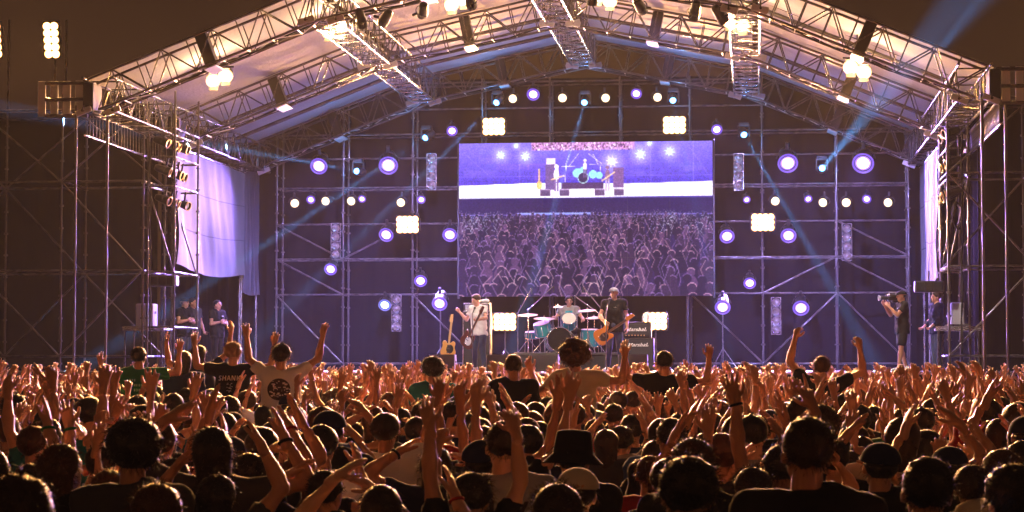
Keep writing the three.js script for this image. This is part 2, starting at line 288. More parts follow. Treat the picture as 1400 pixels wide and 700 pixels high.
const OUT = (x = 0, y = -.58) => V(x, y, 1);
const zl = -10.35;
// violet wash lamps on the rear scaffold [px, py, radius]
const VL = 'round violet stage lamp clamped to the rear scaffold';
[[436, 227, .135], [531, 226, .15], [1077, 223, .155], [1180, 223, .165], [729, 129, .1], [618, 179, .085], [980, 177, .085], [870, 128, .085], [528, 321, .115], [615, 321, .115], [994, 323, .115], [1078, 322, .12], [452, 368, .1], [575, 384, .1], [1025, 387, .095], [1095, 421, .125]].forEach(([x, y, r]) =>
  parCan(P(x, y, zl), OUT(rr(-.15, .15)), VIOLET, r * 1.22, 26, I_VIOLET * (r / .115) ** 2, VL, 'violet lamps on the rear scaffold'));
[[425, 273, .085], [495, 272, .075], [576, 273, .08], [1105, 272, .075], [1185, 272, .085], [1021, 273, .07]].forEach(([x, y, r]) =>
  parCan(P(x, y, zl), OUT(rr(-.3, .3)), VIOLET, r, 14, 4, 'small violet stage lamp in the row of amber lamps', 'small violet lamps among the amber row'));
parCan(P(526, 417, zl), OUT(), [.3, .42, 1], .12, 24, I_VIOLET * .8, 'blue stage lamp beside an unlit lamp strip above the stage floor', null);
// violet lamps on floor stands
for (const [x, y, lab] of [[601, 415, 'violet stage lamp on a floor stand left of the bass amplifier'], [988, 420, 'violet stage lamp on a floor stand right of the guitar cabinets']]) {
  const z = -8.2, p = P(x, y, z); parCan(p, OUT(), VIOLET, .14, 24, I_VIOLET, lab, null);
  const s = thing('lamp_stand', 'thin tripod stand under the ' + lab.replace(' on a floor stand', ''), 'lamp stand', V(p.x, DECK, z - .15), 'lamp stands'), o = s.position;
  tube(s, 'pole', o, V(o.x, p.y - .05, o.z), .016, M.steel);
  for (let k = 0; k < 3; k++) tube(s, 'leg', V(o.x, DECK + .55, o.z), V(o.x + .4 * Math.cos(k * 2.1 + .3), DECK, o.z + .4 * Math.sin(k * 2.1 + .3)), .012, M.steel);
}
// amber discs
[[403, 278], [445, 275], [480, 275], [548, 277], [1060, 275], [1125, 277], [1157, 277], [1214, 277]].forEach(([x, y]) => parCan(P(x, y, zl), OUT(rr(-.35, .35), -.2), AMBER, .108, 2.6, I_AMBER, 'amber stage lamp in the low row on the rear scaffold', 'amber lamps in the low row'));
[[701, 135], [769, 134], [828, 134], [899, 133]].forEach(([x, y]) => parCan(P(x, y, zl), OUT(rr(-.3, .3), -.2), AMBER, .108, 2.6, I_AMBER, 'amber stage lamp in the row above the screen', 'amber lamps above the screen'));
// moving heads with beams [lamp, target, label, strength]
[[582, 188, 105, 506, -2, 'upper left of the screen', 2.2], [679, 140, 307, 506, -1, 'above the left end of the screen', 1.3], [799, 140, 693, 507, 0, 'above the middle of the screen', 1.6], [920, 137, 1000, 507, 0, 'above the right end of the screen', .6],
  [488, 234, 30, 152, 0, 'between two violet lamps left of the screen', 2], [1017, 184, 1203, 507, -1, 'upper right of the screen', 1.6], [1124, 230, 1240, 92, 6, 'between two violet lamps right of the screen', 1.8]].forEach(([x, y, tx, ty, tz, lab, k]) => {
  const p = P(x, y, zl + .1), to = P(tx, ty, tz), d = to.clone().sub(p).normalize(), t = thing('moving_head_lamp', 'cyan moving head lamp with light shaft ' + lab, 'stage lamp', p, 'moving head lamps');
  const h = new THREE.Group(); h.name = 'head'; t.add(h); aim(h, d); h.scale.setScalar(.85);
  mesh('shell', G.headShell, M.blackMetal, h, V(0, 0, -.16)); mesh('lens', G.dome, lampMat(CYAN, 9), h);
  mesh('base', bevelBox(.26, .1, .2), M.blackMetal, t, V(0, .28, -.2)); for (const s of [-1, 1]) mesh('arm', bevelBox(.035, .3, .09), M.blackMetal, t, V(s * .14, .12, -.18));
  spotLamp(p.clone().addScaledVector(d, .16), to, CYAN, I_BEAM * k, .02, .6, 2);
  pointLamp(p.clone().addScaledVector(d, .12).add(V(0, 0, .1)), CYAN, 3, 3);
});
{ // one more, hidden behind the roof, throwing its shaft into the sky
  const p = P(1246, 118, -13.2), to = P(1345, -8, -13.2), d = to.clone().sub(p).normalize(), t = thing('moving_head_lamp', 'moving head lamp behind the canopy throwing a blue shaft into the sky', 'stage lamp', p, 'moving head lamps');
  const h = new THREE.Group(); h.name = 'head'; t.add(h); aim(h, d); mesh('shell', G.headShell, M.blackMetal, h, V(0, 0, -.16)); mesh('lens', G.lens, lampMat(CYAN, 9), h);
  mesh('base', bevelBox(.3, .1, .24), M.blackMetal, t, V(0, -.32, 0)); for (const s of [-1, 1]) mesh('arm', bevelBox(.035, .3, .09), M.blackMetal, t, V(s * .16, -.14, 0));
  tube(t, 'mast', V(p.x, 0, p.z), V(p.x, p.y - .36, p.z), .05, M.steel);
  spotLamp(p.clone().addScaledVector(d, .2), to, CYAN, I_BEAM * .12, .1, .8, 2);
}
// warm eight-lamp blinders
function blinder(p, dir, cols, rows, pitch, c, k, I, label, group, name = 'blinder_lamp', cat = 'stage lamp', radius) {
  const t = thing(name, label, cat, p, group), w = cols * pitch + .06, h = rows * pitch + .06, d = dir.clone().normalize(); aim(t, d);
  mesh('housing', bevelBox(w, h, .14, .02), M.blackMetal, t, V(0, 0, -.09));
  for (let i = 0; i < cols; i++) for (let j = 0; j < rows; j++) {
    const o = V((i - (cols - 1) / 2) * pitch, (j - (rows - 1) / 2) * pitch, -.012), b = mesh('lamp', G.lens, lampMat(c, k), t, o), e = cols === 4 ? pitch * .57 : radius; b.scale.setScalar(e / .09); b.rotation.set(rr(-.12, .12), rr(-.12, .12), 0); mesh('lamp_halo', G.rim, lampMat([1, .5, .14], 2.6), b).scale.setScalar(cols === 4 ? .86 : .82);  // golden glowing rim imitates the warm halo of each lamp
  }
  for (const s of [-1, 1]) mesh('bracket', bevelBox(.02, h * .7, .05, .006), M.steel, t, V(s * (w / 2 + .018), 0, -.1));
  const q = p.clone().addScaledVector(d, .16); spotLamp(q, q.clone().add(d), c, I, .8, .7, 9);
  return t;
}
[[675, 173, 'above the left end of the screen'], [922, 171, 'above the right end of the screen'], [557, 307, 'left of the screen between violet lamps'], [1043, 304, 'right of the screen between violet lamps']].forEach(([x, y, w]) =>
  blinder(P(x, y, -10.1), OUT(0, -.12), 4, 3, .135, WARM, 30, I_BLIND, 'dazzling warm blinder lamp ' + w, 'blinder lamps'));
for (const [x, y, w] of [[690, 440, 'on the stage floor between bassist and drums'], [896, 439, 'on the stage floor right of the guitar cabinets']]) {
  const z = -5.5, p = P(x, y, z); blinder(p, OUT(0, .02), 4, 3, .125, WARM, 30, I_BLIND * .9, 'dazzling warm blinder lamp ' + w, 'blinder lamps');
  const s = thing('lamp_stand', 'thin tripod stand under the blinder lamp ' + w, 'lamp stand', V(p.x, DECK, z - .12), 'lamp stands'), o = s.position;
  tube(s, 'pole', o, V(o.x, p.y - .1, o.z), .018, M.steel);
  for (let k = 0; k < 3; k++) tube(s, 'leg', V(o.x, DECK + .5, o.z), V(o.x + .4 * Math.cos(k * 2.1), DECK, o.z + .4 * Math.sin(k * 2.1)), .013, M.steel);
}
// twin floods under the canopy [px, py]
[[300, 107, 'near the left eave'], [458, 40, 'beside the left haunch truss'], [626, 3, 'between the left haunch and the ridge'], [825, -2, 'beside the ridge truss'], [1007, 32, 'beside the right haunch truss'], [1172, 95, 'near the right eave']].forEach(([x, y, w], i) => {
  const p = P(x, y, .55), t = thing('flood_lamp', 'blazing warm twin floodlight hung under the canopy ' + w, 'floodlight', p, 'canopy floodlights'), d = V(x < 740 ? .12 : -.06, -.38, 1).normalize();
  aim(t, d);
  for (const s of [-1, 1]) {
    const o = V(s * .135, s * (x < 740 ? .05 : -.05), 0), b = mesh('can', G.can, M.blackMetal, t, o.clone().add(V(0, 0, -.03))); b.scale.set(1.62, 1.62, 1);
    const l = mesh('lens', G.lens, lampMat(WARM, 50), t, o); l.scale.setScalar(1.35); mesh('halo_rim', G.rim, lampMat(WARM, 2.2), l).scale.setScalar(.92);  // warm glowing rim stands in for glare round the flood lens
    for (let k = 0; k < 2; k++) { const f = mesh('barn_door', bevelBox(.2, .008, .12, .003), M.blackMetal, t, o.clone().add(V(0, k ? .16 : -.16, .05))); f.rotation.x = k ? -.5 : .5; }
  }
  mesh('bar', bevelBox(.6, .035, .035, .008), M.blackMetal, t, V(0, .2, -.2)); mesh('hanger', bevelBox(.03, .5, .03, .006), M.blackMetal, t, V(0, .45, -.2));
  const q = p.clone().addScaledVector(d, .17); spotLamp(q, q.clone().add(d), WARM, I_FLOOD, .6, .6, 9); pointLamp(q.clone().addScaledVector(d, .05), [1, .62, .3], I_SPILL, 9);
});
// wash lamps on the front truss, aimed back at the band; two unseen blue ones added to tint the rear
for (const [x, y, tx, tz] of [[-3.4, 8.75, -2.6, -2.4], [-1.2, 9.1, 0, -5], [1.2, 9.1, .6, .2], [3.2, 8.8, 1.5, -3], [-2.2, 8.95, -5.5, -10], [2.2, 8.95, 6.5, -10], [-3.0, 8.8, -9, -6.4], [3.8, 8.7, 7.6, -.7]]) {
  const p = V(x, y, Z1 + .05), d = V(tx, DECK + 1.2, tz).sub(p).normalize(); const t = parCan(p, d, tz < -8 ? [.36, .3, 1] : [1, .86, .72], .1, 6, 0, tz < -8 ? 'added unseen blue wash lamp on the front truss tinting the rear scaffold' : 'wash lamp on the front truss turned back towards the band', 'front wash lamps'); const q = p.clone().addScaledVector(d, .12); const back = tz < -8; spotLamp(q, q.clone().add(d), back ? [.36, .3, 1] : [1, .84, .7], I_WASH * (back ? 12 : Math.abs(tx) > 7 ? 1.3 : 1), back ? .38 : .3, .8, 4);
}
// lamp banks on the wing scaffolds
for (const [x, y, w] of [[70, 55, 'on a mast above the left wing scaffold'], [-9, 55, 'at the outer end of the left wing scaffold'], [1428, 40, 'on a mast above the right wing scaffold']]) {
  const p = P(x, y, -.9), s = p.x < 0 ? 1 : -1;
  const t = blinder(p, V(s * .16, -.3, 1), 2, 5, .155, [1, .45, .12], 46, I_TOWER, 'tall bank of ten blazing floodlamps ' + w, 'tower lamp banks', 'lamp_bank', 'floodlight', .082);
  const m = thing('lamp_mast', 'upright mast carrying the lamp bank ' + w, 'mast', V(p.x, P(120, 150, -1).y, -1.2), 'lamp masts');
  tube(m, 'pole', m.position, V(p.x, p.y + .5, -1.2), .03, M.steel); tube(m, 'pole', m.position.clone().add(V(s * .25, 0, 0)), V(p.x + s * .25, p.y + .5, -1.2), .03, M.steel);
}
// unlit four-cell lamp strips
[[590, 235], [459, 330], [542, 428], [1010, 235], [1158, 331], [1061, 432]].forEach(([x, y]) => {
  const t = thing('lamp_strip', 'unlit upright strip of four round reflectors on the rear scaffold', 'lamp strip', P(x, y, -10.45), 'unlit lamp strips'), w = .245, h = .95;
  for (const s of [-1, 1]) { mesh('side_rail', bevelBox(.016, h, .05, .004), M.alu, t, V(s * w / 2, 0, 0)); mesh('end_rail', bevelBox(w, .016, .05, .004), M.alu, t, V(0, s * h / 2, 0)); }
  mesh('back_panel', bevelBox(w - .02, h - .02, .02, .004), M.blackMetal, t, V(0, 0, -.05));
  for (let k = 0; k < 4; k++) { const o = V(0, (k - 1.5) * .232, 0), r = mesh('reflector', lathe([[.018, -.04], [.05, -.03], [.085, .0], [.1, .02], [.106, .02], [.106, .012]], 18).rotateX(Math.PI / 2), M.reflector, t, o); mesh('bulb', new THREE.SphereGeometry(.024, 10, 8), M.glassOff, r, V(0, 0, -.02)); if (k < 3) mesh('cross_bar', bevelBox(w, .012, .04, .003), M.alu, t, V(0, (k - 1) * .232, .01)); }
});
// cans hung in the lamp towers (unlit, catching the light)
for (const [x0, s, w] of [[-8.62, 1, 'left'], [8.5, -1, 'right']]) [176, 215, 255].forEach((py, row) => {
  for (let k = 0; k < 4; k++) {
    const p = V(x0 + s * rr(0, .1), P(120, py, -1).y - .32, -1.25 - k * .5);
    const t = thing('par_can', 'unlit black lamp can with amber gel hanging in the ' + w + ' lamp tower', 'lamp can', p, 'lamp cans in the ' + w + ' tower'), d = V(s * 1, -.35, .1 + rr(-.2, .3)).normalize(); aim(t, d);
    mesh('housing', G.can, M.blackMetal, t); const rim = mesh('gel_frame', new THREE.TorusGeometry(.1, .012, 6, 20), M.brass, t, V(0, 0, .03)); mesh('lens', G.lens, M.glassOff, t, V(0, 0, -.02)); rim.rotation.z = .1;
    mesh('yoke', G.yoke, M.blackMetal, t, V(0, 0, -.1)); mesh('clamp', bevelBox(.04, .22, .04), M.blackMetal, t, V(0, .2, -.1));
  }
});
// field floodlights behind the photographer, whose warm light reaches the backs of the crowd
for (const [x, z] of [[-16, 62], [27, 60]]) {
  const t = thing('field_floodlight', 'tall field floodlight pole standing behind the crowd', 'floodlight', V(x, 0, z), 'field floodlights'), top = V(x, 11, z), d = V(4 - x, -9, 20 - z).normalize();
  tube(t, 'pole', V(x, 0, z), top, .09, M.steel);
  const h = mesh('lamp_head', bevelBox(1, .7, .3, .04), M.blackMetal, t, V(0, 11, 0)); aim(h, d);
  const g = mesh('lamp_glass', bevelBox(.86, .56, .02, .006), lampMat([1, .5, .2], 8), t, V(0, 11, 0).addScaledVector(d, .17)); aim(g, d);
  spotLamp(top.clone().addScaledVector(d, .35), V(4, 2, 20), [1, .36, .11], I_BACK, .75, .6, 12);
}

// ------------------------------------------------------------------ video screen
{
  const z = -9.95, a = P(628, 196.5, z), b = P(975, 404.5, z), w = b.x - a.x, h = a.y - b.y, c = V((a.x + b.x) / 2, (a.y + b.y) / 2, z);
  const W = 1024, H = Math.round(W * h / w), cv = document.createElement('canvas'); cv.width = W; cv.height = H;
  const x = cv.getContext('2d'), sc = W / 1080, X = (v) => v * sc, Y = (v) => v * sc; // drawn in a 1080-wide space
  const fill = (c, ...r) => { x.fillStyle = c; x.fillRect(X(r[0]), Y(r[1]), X(r[2]), Y(r[3])); };
  fill('#4a3ba6', 0, 0, 1080, 240);
  let g = x.createLinearGradient(0, 0, 0, Y(180)); g.addColorStop(0, '#7a68e0'); g.addColorStop(1, '#4a38c0'); x.fillStyle = g; x.fillRect(0, 0, W, Y(182));
  for (let i = 0; i < 46; i++) { x.fillStyle = `rgba(${120 + 60 * rnd()},${100 + 40 * rnd()},230,.12)`; x.fillRect(X(rr(0, 1080)), Y(rr(0, 150)), X(rr(20, 160)), Y(rr(4, 40))); }
  x.strokeStyle = 'rgba(170,150,240,.35)'; x.lineWidth = 2; for (const vx of [60, 150, 900, 1000, 820, 260]) { x.beginPath(); x.moveTo(X(vx), 0); x.lineTo(X(vx), Y(175)); x.stroke(); } for (const vy of [60, 145]) { x.beginPath(); x.moveTo(0, Y(vy)); x.lineTo(W, Y(vy)); x.stroke(); }
  x.beginPath(); x.moveTo(X(20), Y(40)); x.lineTo(X(130), Y(140)); x.moveTo(X(1060), Y(140)); x.lineTo(X(980), Y(20)); x.stroke();
  // picture in the picture and its lamps
  fill('#b87fc0', 312, 0, 440, 34); for (let i = 0; i < 420; i++) { x.fillStyle = pick(['#f4d8f4', '#7a3f86', '#e7a8d8', '#54305f']); x.fillRect(X(312 + rnd() * 434), Y(rnd() * 31), X(rr(2, 7)), Y(rr(2, 9))); }
  for (const [lx, ly, lr] of [[180, 52, 20], [286, 58, 20], [776, 54, 24], [900, 44, 22], [245, 12, 11], [815, 8, 11], [655, 84, 26]]) {
    x.fillStyle = lx === 655 ? '#ffe9d8' : '#d9fbff'; x.strokeStyle = x.fillStyle; { const gg = x.createRadialGradient(X(lx), Y(ly), 1, X(lx), Y(ly), X(lr * 2.6)); gg.addColorStop(0, 'rgba(225,225,255,.85)'); gg.addColorStop(1, 'rgba(150,130,255,0)'); const f0 = x.fillStyle; x.fillStyle = gg; x.fillRect(X(lx - lr * 3), Y(ly - lr * 3), X(lr * 6), Y(lr * 6)); x.fillStyle = f0; } x.beginPath(); x.arc(X(lx), Y(ly), X(lr * .55), 0, 7); x.fill(); x.lineWidth = 3; for (let k = 0; k < 4; k++) { const a = k * Math.PI / 4 + .2; x.beginPath(); x.moveTo(X(lx - Math.cos(a) * lr), Y(ly - Math.sin(a) * lr)); x.lineTo(X(lx + Math.cos(a) * lr), Y(ly + Math.sin(a) * lr)); x.stroke(); }
  }
  x.fillStyle = '#fbf4ff'; x.beginPath(); x.moveTo(0, Y(182)); x.lineTo(X(330), Y(172)); x.lineTo(X(720), Y(178)); x.lineTo(W, Y(170)); x.lineTo(W, Y(232)); x.lineTo(0, Y(238)); x.fill();
  const body = (bx, by, s, top, legs) => { x.fillStyle = top; x.beginPath(); x.ellipse(X(bx), Y(by), X(10 * s), Y(24 * s), 0, 0, 7); x.fill(); x.beginPath(); x.arc(X(bx), Y(by - 32 * s), X(8 * s), 0, 7); x.fill(); x.fillStyle = legs; x.fillRect(X(bx - 9 * s), Y(by + 14 * s), X(7 * s), Y(46 * s)); x.fillRect(X(bx + 2 * s), Y(by + 14 * s), X(7 * s), Y(46 * s)); };
  fill('#6b4f8e', 372, 92, 38, 110); fill('#e8d4ea', 374, 68, 40, 26); fill('#74508c', 660, 110, 44, 84); fill('#4b3263', 440, 172, 178, 26);
  x.fillStyle = '#f4c27a'; x.fillRect(X(341), Y(112), X(6), Y(60)); x.beginPath(); x.ellipse(X(345), Y(182), X(12), Y(18), 0, 0, 7); x.fill();
  x.strokeStyle = '#f2e4ff'; x.lineWidth = 2; for (const [ax, ay, bx, by] of [[458, 96, 474, 52], [474, 100, 512, 50], [610, 92, 556, 50], [596, 96, 575, 52], [460, 96, 455, 170], [604, 96, 612, 170], [440, 104, 500, 102], [560, 96, 620, 98], [640, 60, 642, 190], [425, 110, 428, 190]]) { x.beginPath(); x.moveTo(X(ax), Y(ay)); x.lineTo(X(bx), Y(by)); x.stroke(); }
  x.fillStyle = '#8fd9e8'; for (const [ax, ay, ar] of [[508, 132, 20], [574, 138, 18], [532, 118, 14], [600, 142, 15]]) { x.beginPath(); x.arc(X(ax), Y(ay), X(ar), 0, 7); x.fill(); } x.fillStyle = '#372a55'; x.beginPath(); x.arc(X(532), Y(152), X(22), 0, 7); x.fill(); x.strokeStyle = '#bff0f5'; x.lineWidth = 3; x.stroke();
  body(418, 140, 1.15, '#fff2f2', '#7d5c98'); body(540, 104, .8, '#eadcf5', '#604a80'); body(636, 144, 1.1, '#8a628f', '#b9a4d8');
  x.strokeStyle = '#ffcf9a'; x.lineWidth = 5; x.beginPath(); x.moveTo(X(612), Y(166)); x.lineTo(X(668), Y(128)); x.moveTo(X(395), Y(160)); x.lineTo(X(452), Y(142)); x.stroke();
  for (const wx of [350, 432, 582, 664]) { fill('#5b4470', wx, 200, 42, 28); fill('#b79ccb', wx + 2, 200, 38, 4); }
  // dark pit and the crowd
  g = x.createLinearGradient(0, Y(238), 0, H); g.addColorStop(0, '#1c1446'); g.addColorStop(.12, '#1f1644'); g.addColorStop(1, '#241739'); x.fillStyle = g; x.fillRect(0, Y(238), W, H);
  fill('#8aa0e8', 250, 300, 330, 12); fill('#5a54a8', 0, 306, 1080, 5);
  const rows = 15;
  for (let r = 0; r < rows; r++) {
    const y0 = 310 + r * r * 1.25 + r * 8, s = 8 + r * 1.6, n = Math.round(1080 / (s * 2.5));
    for (let i = 0; i < n; i++) {
      const hx = (i + rnd()) / n * 1080, hy = y0 + rr(-7, 7), k = rnd(), blue = r < 6 && (hx > 830 || hx < 180) && rnd() < .75;
      const rim = blue ? pick(['#cfe0ff', '#9db8ff', '#e6f2ff']) : r < 4 ? pick(['#b9a5e6', '#8f79c2', '#cdb6dd']) : pick(['#e8b4c0', '#9a78b0', '#c99aa6', '#f0c8c8', '#7c62a0', '#a488cc']);
      x.strokeStyle = rim; x.lineWidth = Math.max(1.2, s * .13); x.lineCap = 'round'; x.fillStyle = pick(['#1a1026', '#241630', '#170e24', '#2c1c34', '#4a3050']);
      x.beginPath(); x.ellipse(X(hx), Y(hy + s * 2), X(s * 1.15), Y(s * 1.5), 0, 0, 7); x.fill();
      x.globalAlpha = .55; x.lineWidth *= .9; if (k < .55) for (const q of [-1, 1]) { const ex = hx + q * s * rr(1.2, 1.8), ey = hy - s * rr(-.3, .6), wx = hx + q * s * rr(.2, 1.1), wy = hy - s * rr(1.6, 2.6); x.beginPath(); x.moveTo(X(hx + q * s), Y(hy + s)); x.lineTo(X(ex), Y(ey)); x.lineTo(X(wx), Y(wy)); x.stroke(); }
      x.globalAlpha = 1; x.beginPath(); x.arc(X(hx), Y(hy), X(s * .72), 0, 7); x.fill(); x.globalAlpha = .8; x.beginPath(); x.arc(X(hx), Y(hy), X(s * .72), Math.PI * rr(1, 1.4), Math.PI * rr(1.6, 2.05)); x.stroke(); x.globalAlpha = 1;
    }
  }
  x.fillStyle = 'rgba(90,80,220,.08)'; x.fillRect(0, Y(238), W, H);
  const lw = 288, lh = Math.round(lw * H / W), low = document.createElement('canvas'); low.width = lw; low.height = lh; const q = low.getContext('2d'); q.drawImage(cv, 0, 0, lw, lh);
  const id = q.getImageData(0, 0, lw, lh), dd = id.data; for (let i = 0; i < dd.length; i += 4) { const k = .86 + .28 * rnd(); for (let ch = 0; ch < 3; ch++) dd[i + ch] = Math.min(255, dd[i + ch] * k + 6 * rnd()); } q.putImageData(id, 0, 0);
  x.imageSmoothingEnabled = true; x.drawImage(low, 0, 0, W, H);
  for (let yy = 0; yy < H; yy += 3.56) { x.fillStyle = 'rgba(10,5,40,.16)'; x.fillRect(0, yy, W, 1.2); }
  const tex = new THREE.CanvasTexture(cv); tex.colorSpace = THREE.SRGBColorSpace;
  const t = thing('video_screen', 'large video screen showing the band above a purple crowd', 'video screen', c);
  const n = 6, mrow = 4, mw = w / n, mh = h / mrow; // LED cabinets, each showing its piece of the picture
  const mat = new THREE.MeshPhysicalMaterial({ color: rgb(.006, .006, .008), roughness: 1, specularIntensity: .05, emissive: rgb(1, 1, 1), emissiveMap: tex, emissiveIntensity: 1.75 });
  for (let i = 0; i < n; i++) for (let j = 0; j < mrow; j++) {
    const g = new THREE.PlaneGeometry(mw - .003, mh - .003), uv = g.attributes.uv; for (let q = 0; q < 4; q++) uv.setXY(q, (i + uv.getX(q)) / n, (j + uv.getY(q)) / mrow);
    const o = V((i + .5) * mw - w / 2, (j + .5) * mh - h / 2, .045); mesh('cabinet', bevelBox(mw - .003, mh - .003, .08, .004), M.black, t, V(o.x, o.y, 0)); mesh('display_panel', g, mat, t, o);
  }
  for (const s of [-1, 1]) { mesh('frame_post', bevelBox(.05, h + .1, .1, .01), M.blackMetal, t, V(s * (w / 2 + .03), 0, -.06)); tube(t, 'support', V(c.x + s * w * .4, DECK, z - .2), V(c.x + s * w * .4, c.y + h / 2, z - .2), .04, M.steel); }
  for (const [k, cc, I] of [[.33, [.75, .68, 1], 2.4], [-.18, [.5, .34, .55], .5]]) { const l = new THREE.RectAreaLight(rgb(...cc), I * I_SCREEN, w * .96, h * (k > 0 ? .34 : .6)); l.position.set(c.x, c.y + h * k, z + .12); l.lookAt(c.x, c.y + h * k, z + 5); l.name = 'screen_light'; scene.add(l); }
}
// ------------------------------------------------------------------ people: distance fields meshed by surface nets
class Field {
  constructor(lo, hi, cell) {
    this.lo = lo; this.c = cell; this.n = [0, 1, 2].map((k) => Math.max(4, Math.ceil((hi[k] - lo[k]) / cell) + 2)); this.f = new Float32Array(this.n[0] * this.n[1] * this.n[2]).fill(9);
  }
  each(lo, hi, fn) {
    const { c, n, f } = this, a = [0, 1, 2].map((k) => Math.max(0, Math.floor((lo[k] - this.lo[k]) / c))), b = [0, 1, 2].map((k) => Math.min(n[k] - 1, Math.ceil((hi[k] - this.lo[k]) / c)));
    for (let k = a[2]; k <= b[2]; k++) for (let j = a[1]; j <= b[1]; j++) for (let i = a[0]; i <= b[0]; i++) { const o = (k * n[1] + j) * n[0] + i; f[o] = fn(f[o], this.lo[0] + i * c, this.lo[1] + j * c, this.lo[2] + k * c); }
  }
  // tapered capsule; cut = 1 slices it flat at b
  cap(a, ra, b, rb, k = .03, cut = 0) {
    const m = Math.max(ra, rb) + 3 * k + 2 * this.c, lo = [0, 1, 2].map((q) => Math.min(a[q], b[q]) - m), hi = [0, 1, 2].map((q) => Math.max(a[q], b[q]) + m);
    const dx = b[0] - a[0], dy = b[1] - a[1], dz = b[2] - a[2], L2 = dx * dx + dy * dy + dz * dz || 1e-9, L = Math.sqrt(L2);
    this.each(lo, hi, (v, x, y, z) => {
      const px = x - a[0], py = y - a[1], pz = z - a[2], s = (px * dx + py * dy + pz * dz) / L2, t = s < 0 ? 0 : s > 1 ? 1 : s, ex = px - t * dx, ey = py - t * dy, ez = pz - t * dz;
      let d = Math.sqrt(ex * ex + ey * ey + ez * ez) - (ra + (rb - ra) * t); if (cut) d = Math.max(d, (s - 1) * L);
      const h = Math.max(0, k - Math.abs(v - d)) / k; return Math.min(v, d) - h * h * k * .25;
    });
    return this;
  }
  ell(c, r, k = .02, clip) {
    const m = 3 * k + 2 * this.c;
    this.each([c[0] - r[0] - m, c[1] - r[1] - m, c[2] - r[2] - m], [c[0] + r[0] + m, c[1] + r[1] + m, c[2] + r[2] + m], (v, x, y, z) => {
      const px = (x - c[0]) / r[0], py = (y - c[1]) / r[1], pz = (z - c[2]) / r[2], k0 = Math.sqrt(px * px + py * py + pz * pz), qx = px / r[0], qy = py / r[1], qz = pz / r[2], k1 = Math.sqrt(qx * qx + qy * qy + qz * qz) || 1;
      let d = k0 * (k0 - 1) / k1; if (clip) d = Math.max(d, clip(x, y, z));
      const h = Math.max(0, k - Math.abs(v - d)) / k; return Math.min(v, d) - h * h * k * .25;
    });
    return this;
  }
  mod(fn) { const { n, c, lo, f } = this; let o = 0; for (let k = 0; k < n[2]; k++) for (let j = 0; j < n[1]; j++) for (let i = 0; i < n[0]; i++, o++) if (f[o] < .12) f[o] = fn(f[o], lo[0] + i * c, lo[1] + j * c, lo[2] + k * c); return this; }
  geo() {
    const { n, c, lo, f } = this, [nx, ny, nz] = n, id = new Int32Array(f.length).fill(-1), pos = [], idx = [], st = [1, nx, nx * ny];
    for (let k = 0; k < nz - 1; k++) for (let j = 0; j < ny - 1; j++) for (let i = 0; i < nx - 1; i++) {
      const o = (k * ny + j) * nx + i; let m = 0;
      for (let q = 0; q < 8; q++) if (f[o + (q & 1) + (q >> 1 & 1) * nx + (q >> 2) * st[2]] < 0) m |= 1 << q;
      if (m === 0 || m === 255) continue;
      let sx = 0, sy = 0, sz = 0, e = 0;
      for (let q = 0; q < 8; q++) for (let ax = 0; ax < 3; ax++) {
        if (q >> ax & 1) continue; const r = q | 1 << ax; if ((m >> q & 1) === (m >> r & 1)) continue;
        const a = f[o + (q & 1) + (q >> 1 & 1) * nx + (q >> 2) * st[2]], b = f[o + (r & 1) + (r >> 1 & 1) * nx + (r >> 2) * st[2]], t = a / (a - b);
        sx += (q & 1) + (ax === 0 ? t : 0); sy += (q >> 1 & 1) + (ax === 1 ? t : 0); sz += (q >> 2) + (ax === 2 ? t : 0); e++;
      }
      id[o] = pos.length / 3; pos.push(lo[0] + (i + sx / e) * c, lo[1] + (j + sy / e) * c, lo[2] + (k + sz / e) * c);
    }
    for (let k = 1; k < nz - 1; k++) for (let j = 1; j < ny - 1; j++) for (let i = 1; i < nx - 1; i++) {
      const o = (k * ny + j) * nx + i, a = f[o] < 0;
      for (let ax = 0; ax < 3; ax++) {
        if (a === (f[o + st[ax]] < 0)) continue; const u = st[(ax + 1) % 3], w = st[(ax + 2) % 3], q = [id[o], id[o - u], id[o - u - w], id[o - w]];
        if (q.some((z) => z < 0)) continue;
        if (a) idx.push(q[0], q[1], q[2], q[0], q[2], q[3]); else idx.push(q[0], q[2], q[1], q[0], q[3], q[2]);
      }
    }
    const g = new THREE.BufferGeometry(); g.setAttribute('position', new THREE.Float32BufferAttribute(pos, 3)); g.setIndex(idx); g.computeVertexNormals(); return g;
  }
}
const A3 = (v) => [v.x, v.y, v.z], add = (a, b, s = 1) => [a[0] + b[0] * s, a[1] + b[1] * s, a[2] + b[2] * s], unit = (a) => { const l = Math.hypot(...a) || 1; return a.map((x) => x / l); };
const cross = (a, b) => [a[1] * b[2] - a[2] * b[1], a[2] * b[0] - a[0] * b[2], a[0] * b[1] - a[1] * b[0]], dot = (a, b) => a[0] * b[0] + a[1] * b[1] + a[2] * b[2];
// resolutions: [arms/core, hand, head, hair, shirt, trousers]
const LOD = { near: [.022, .0069, .0145, .0165, .032, .08], mid: [.035, .0103, .029, .028, .06, .12], stage: [.017, .007, .009, .012, .02, .024] };
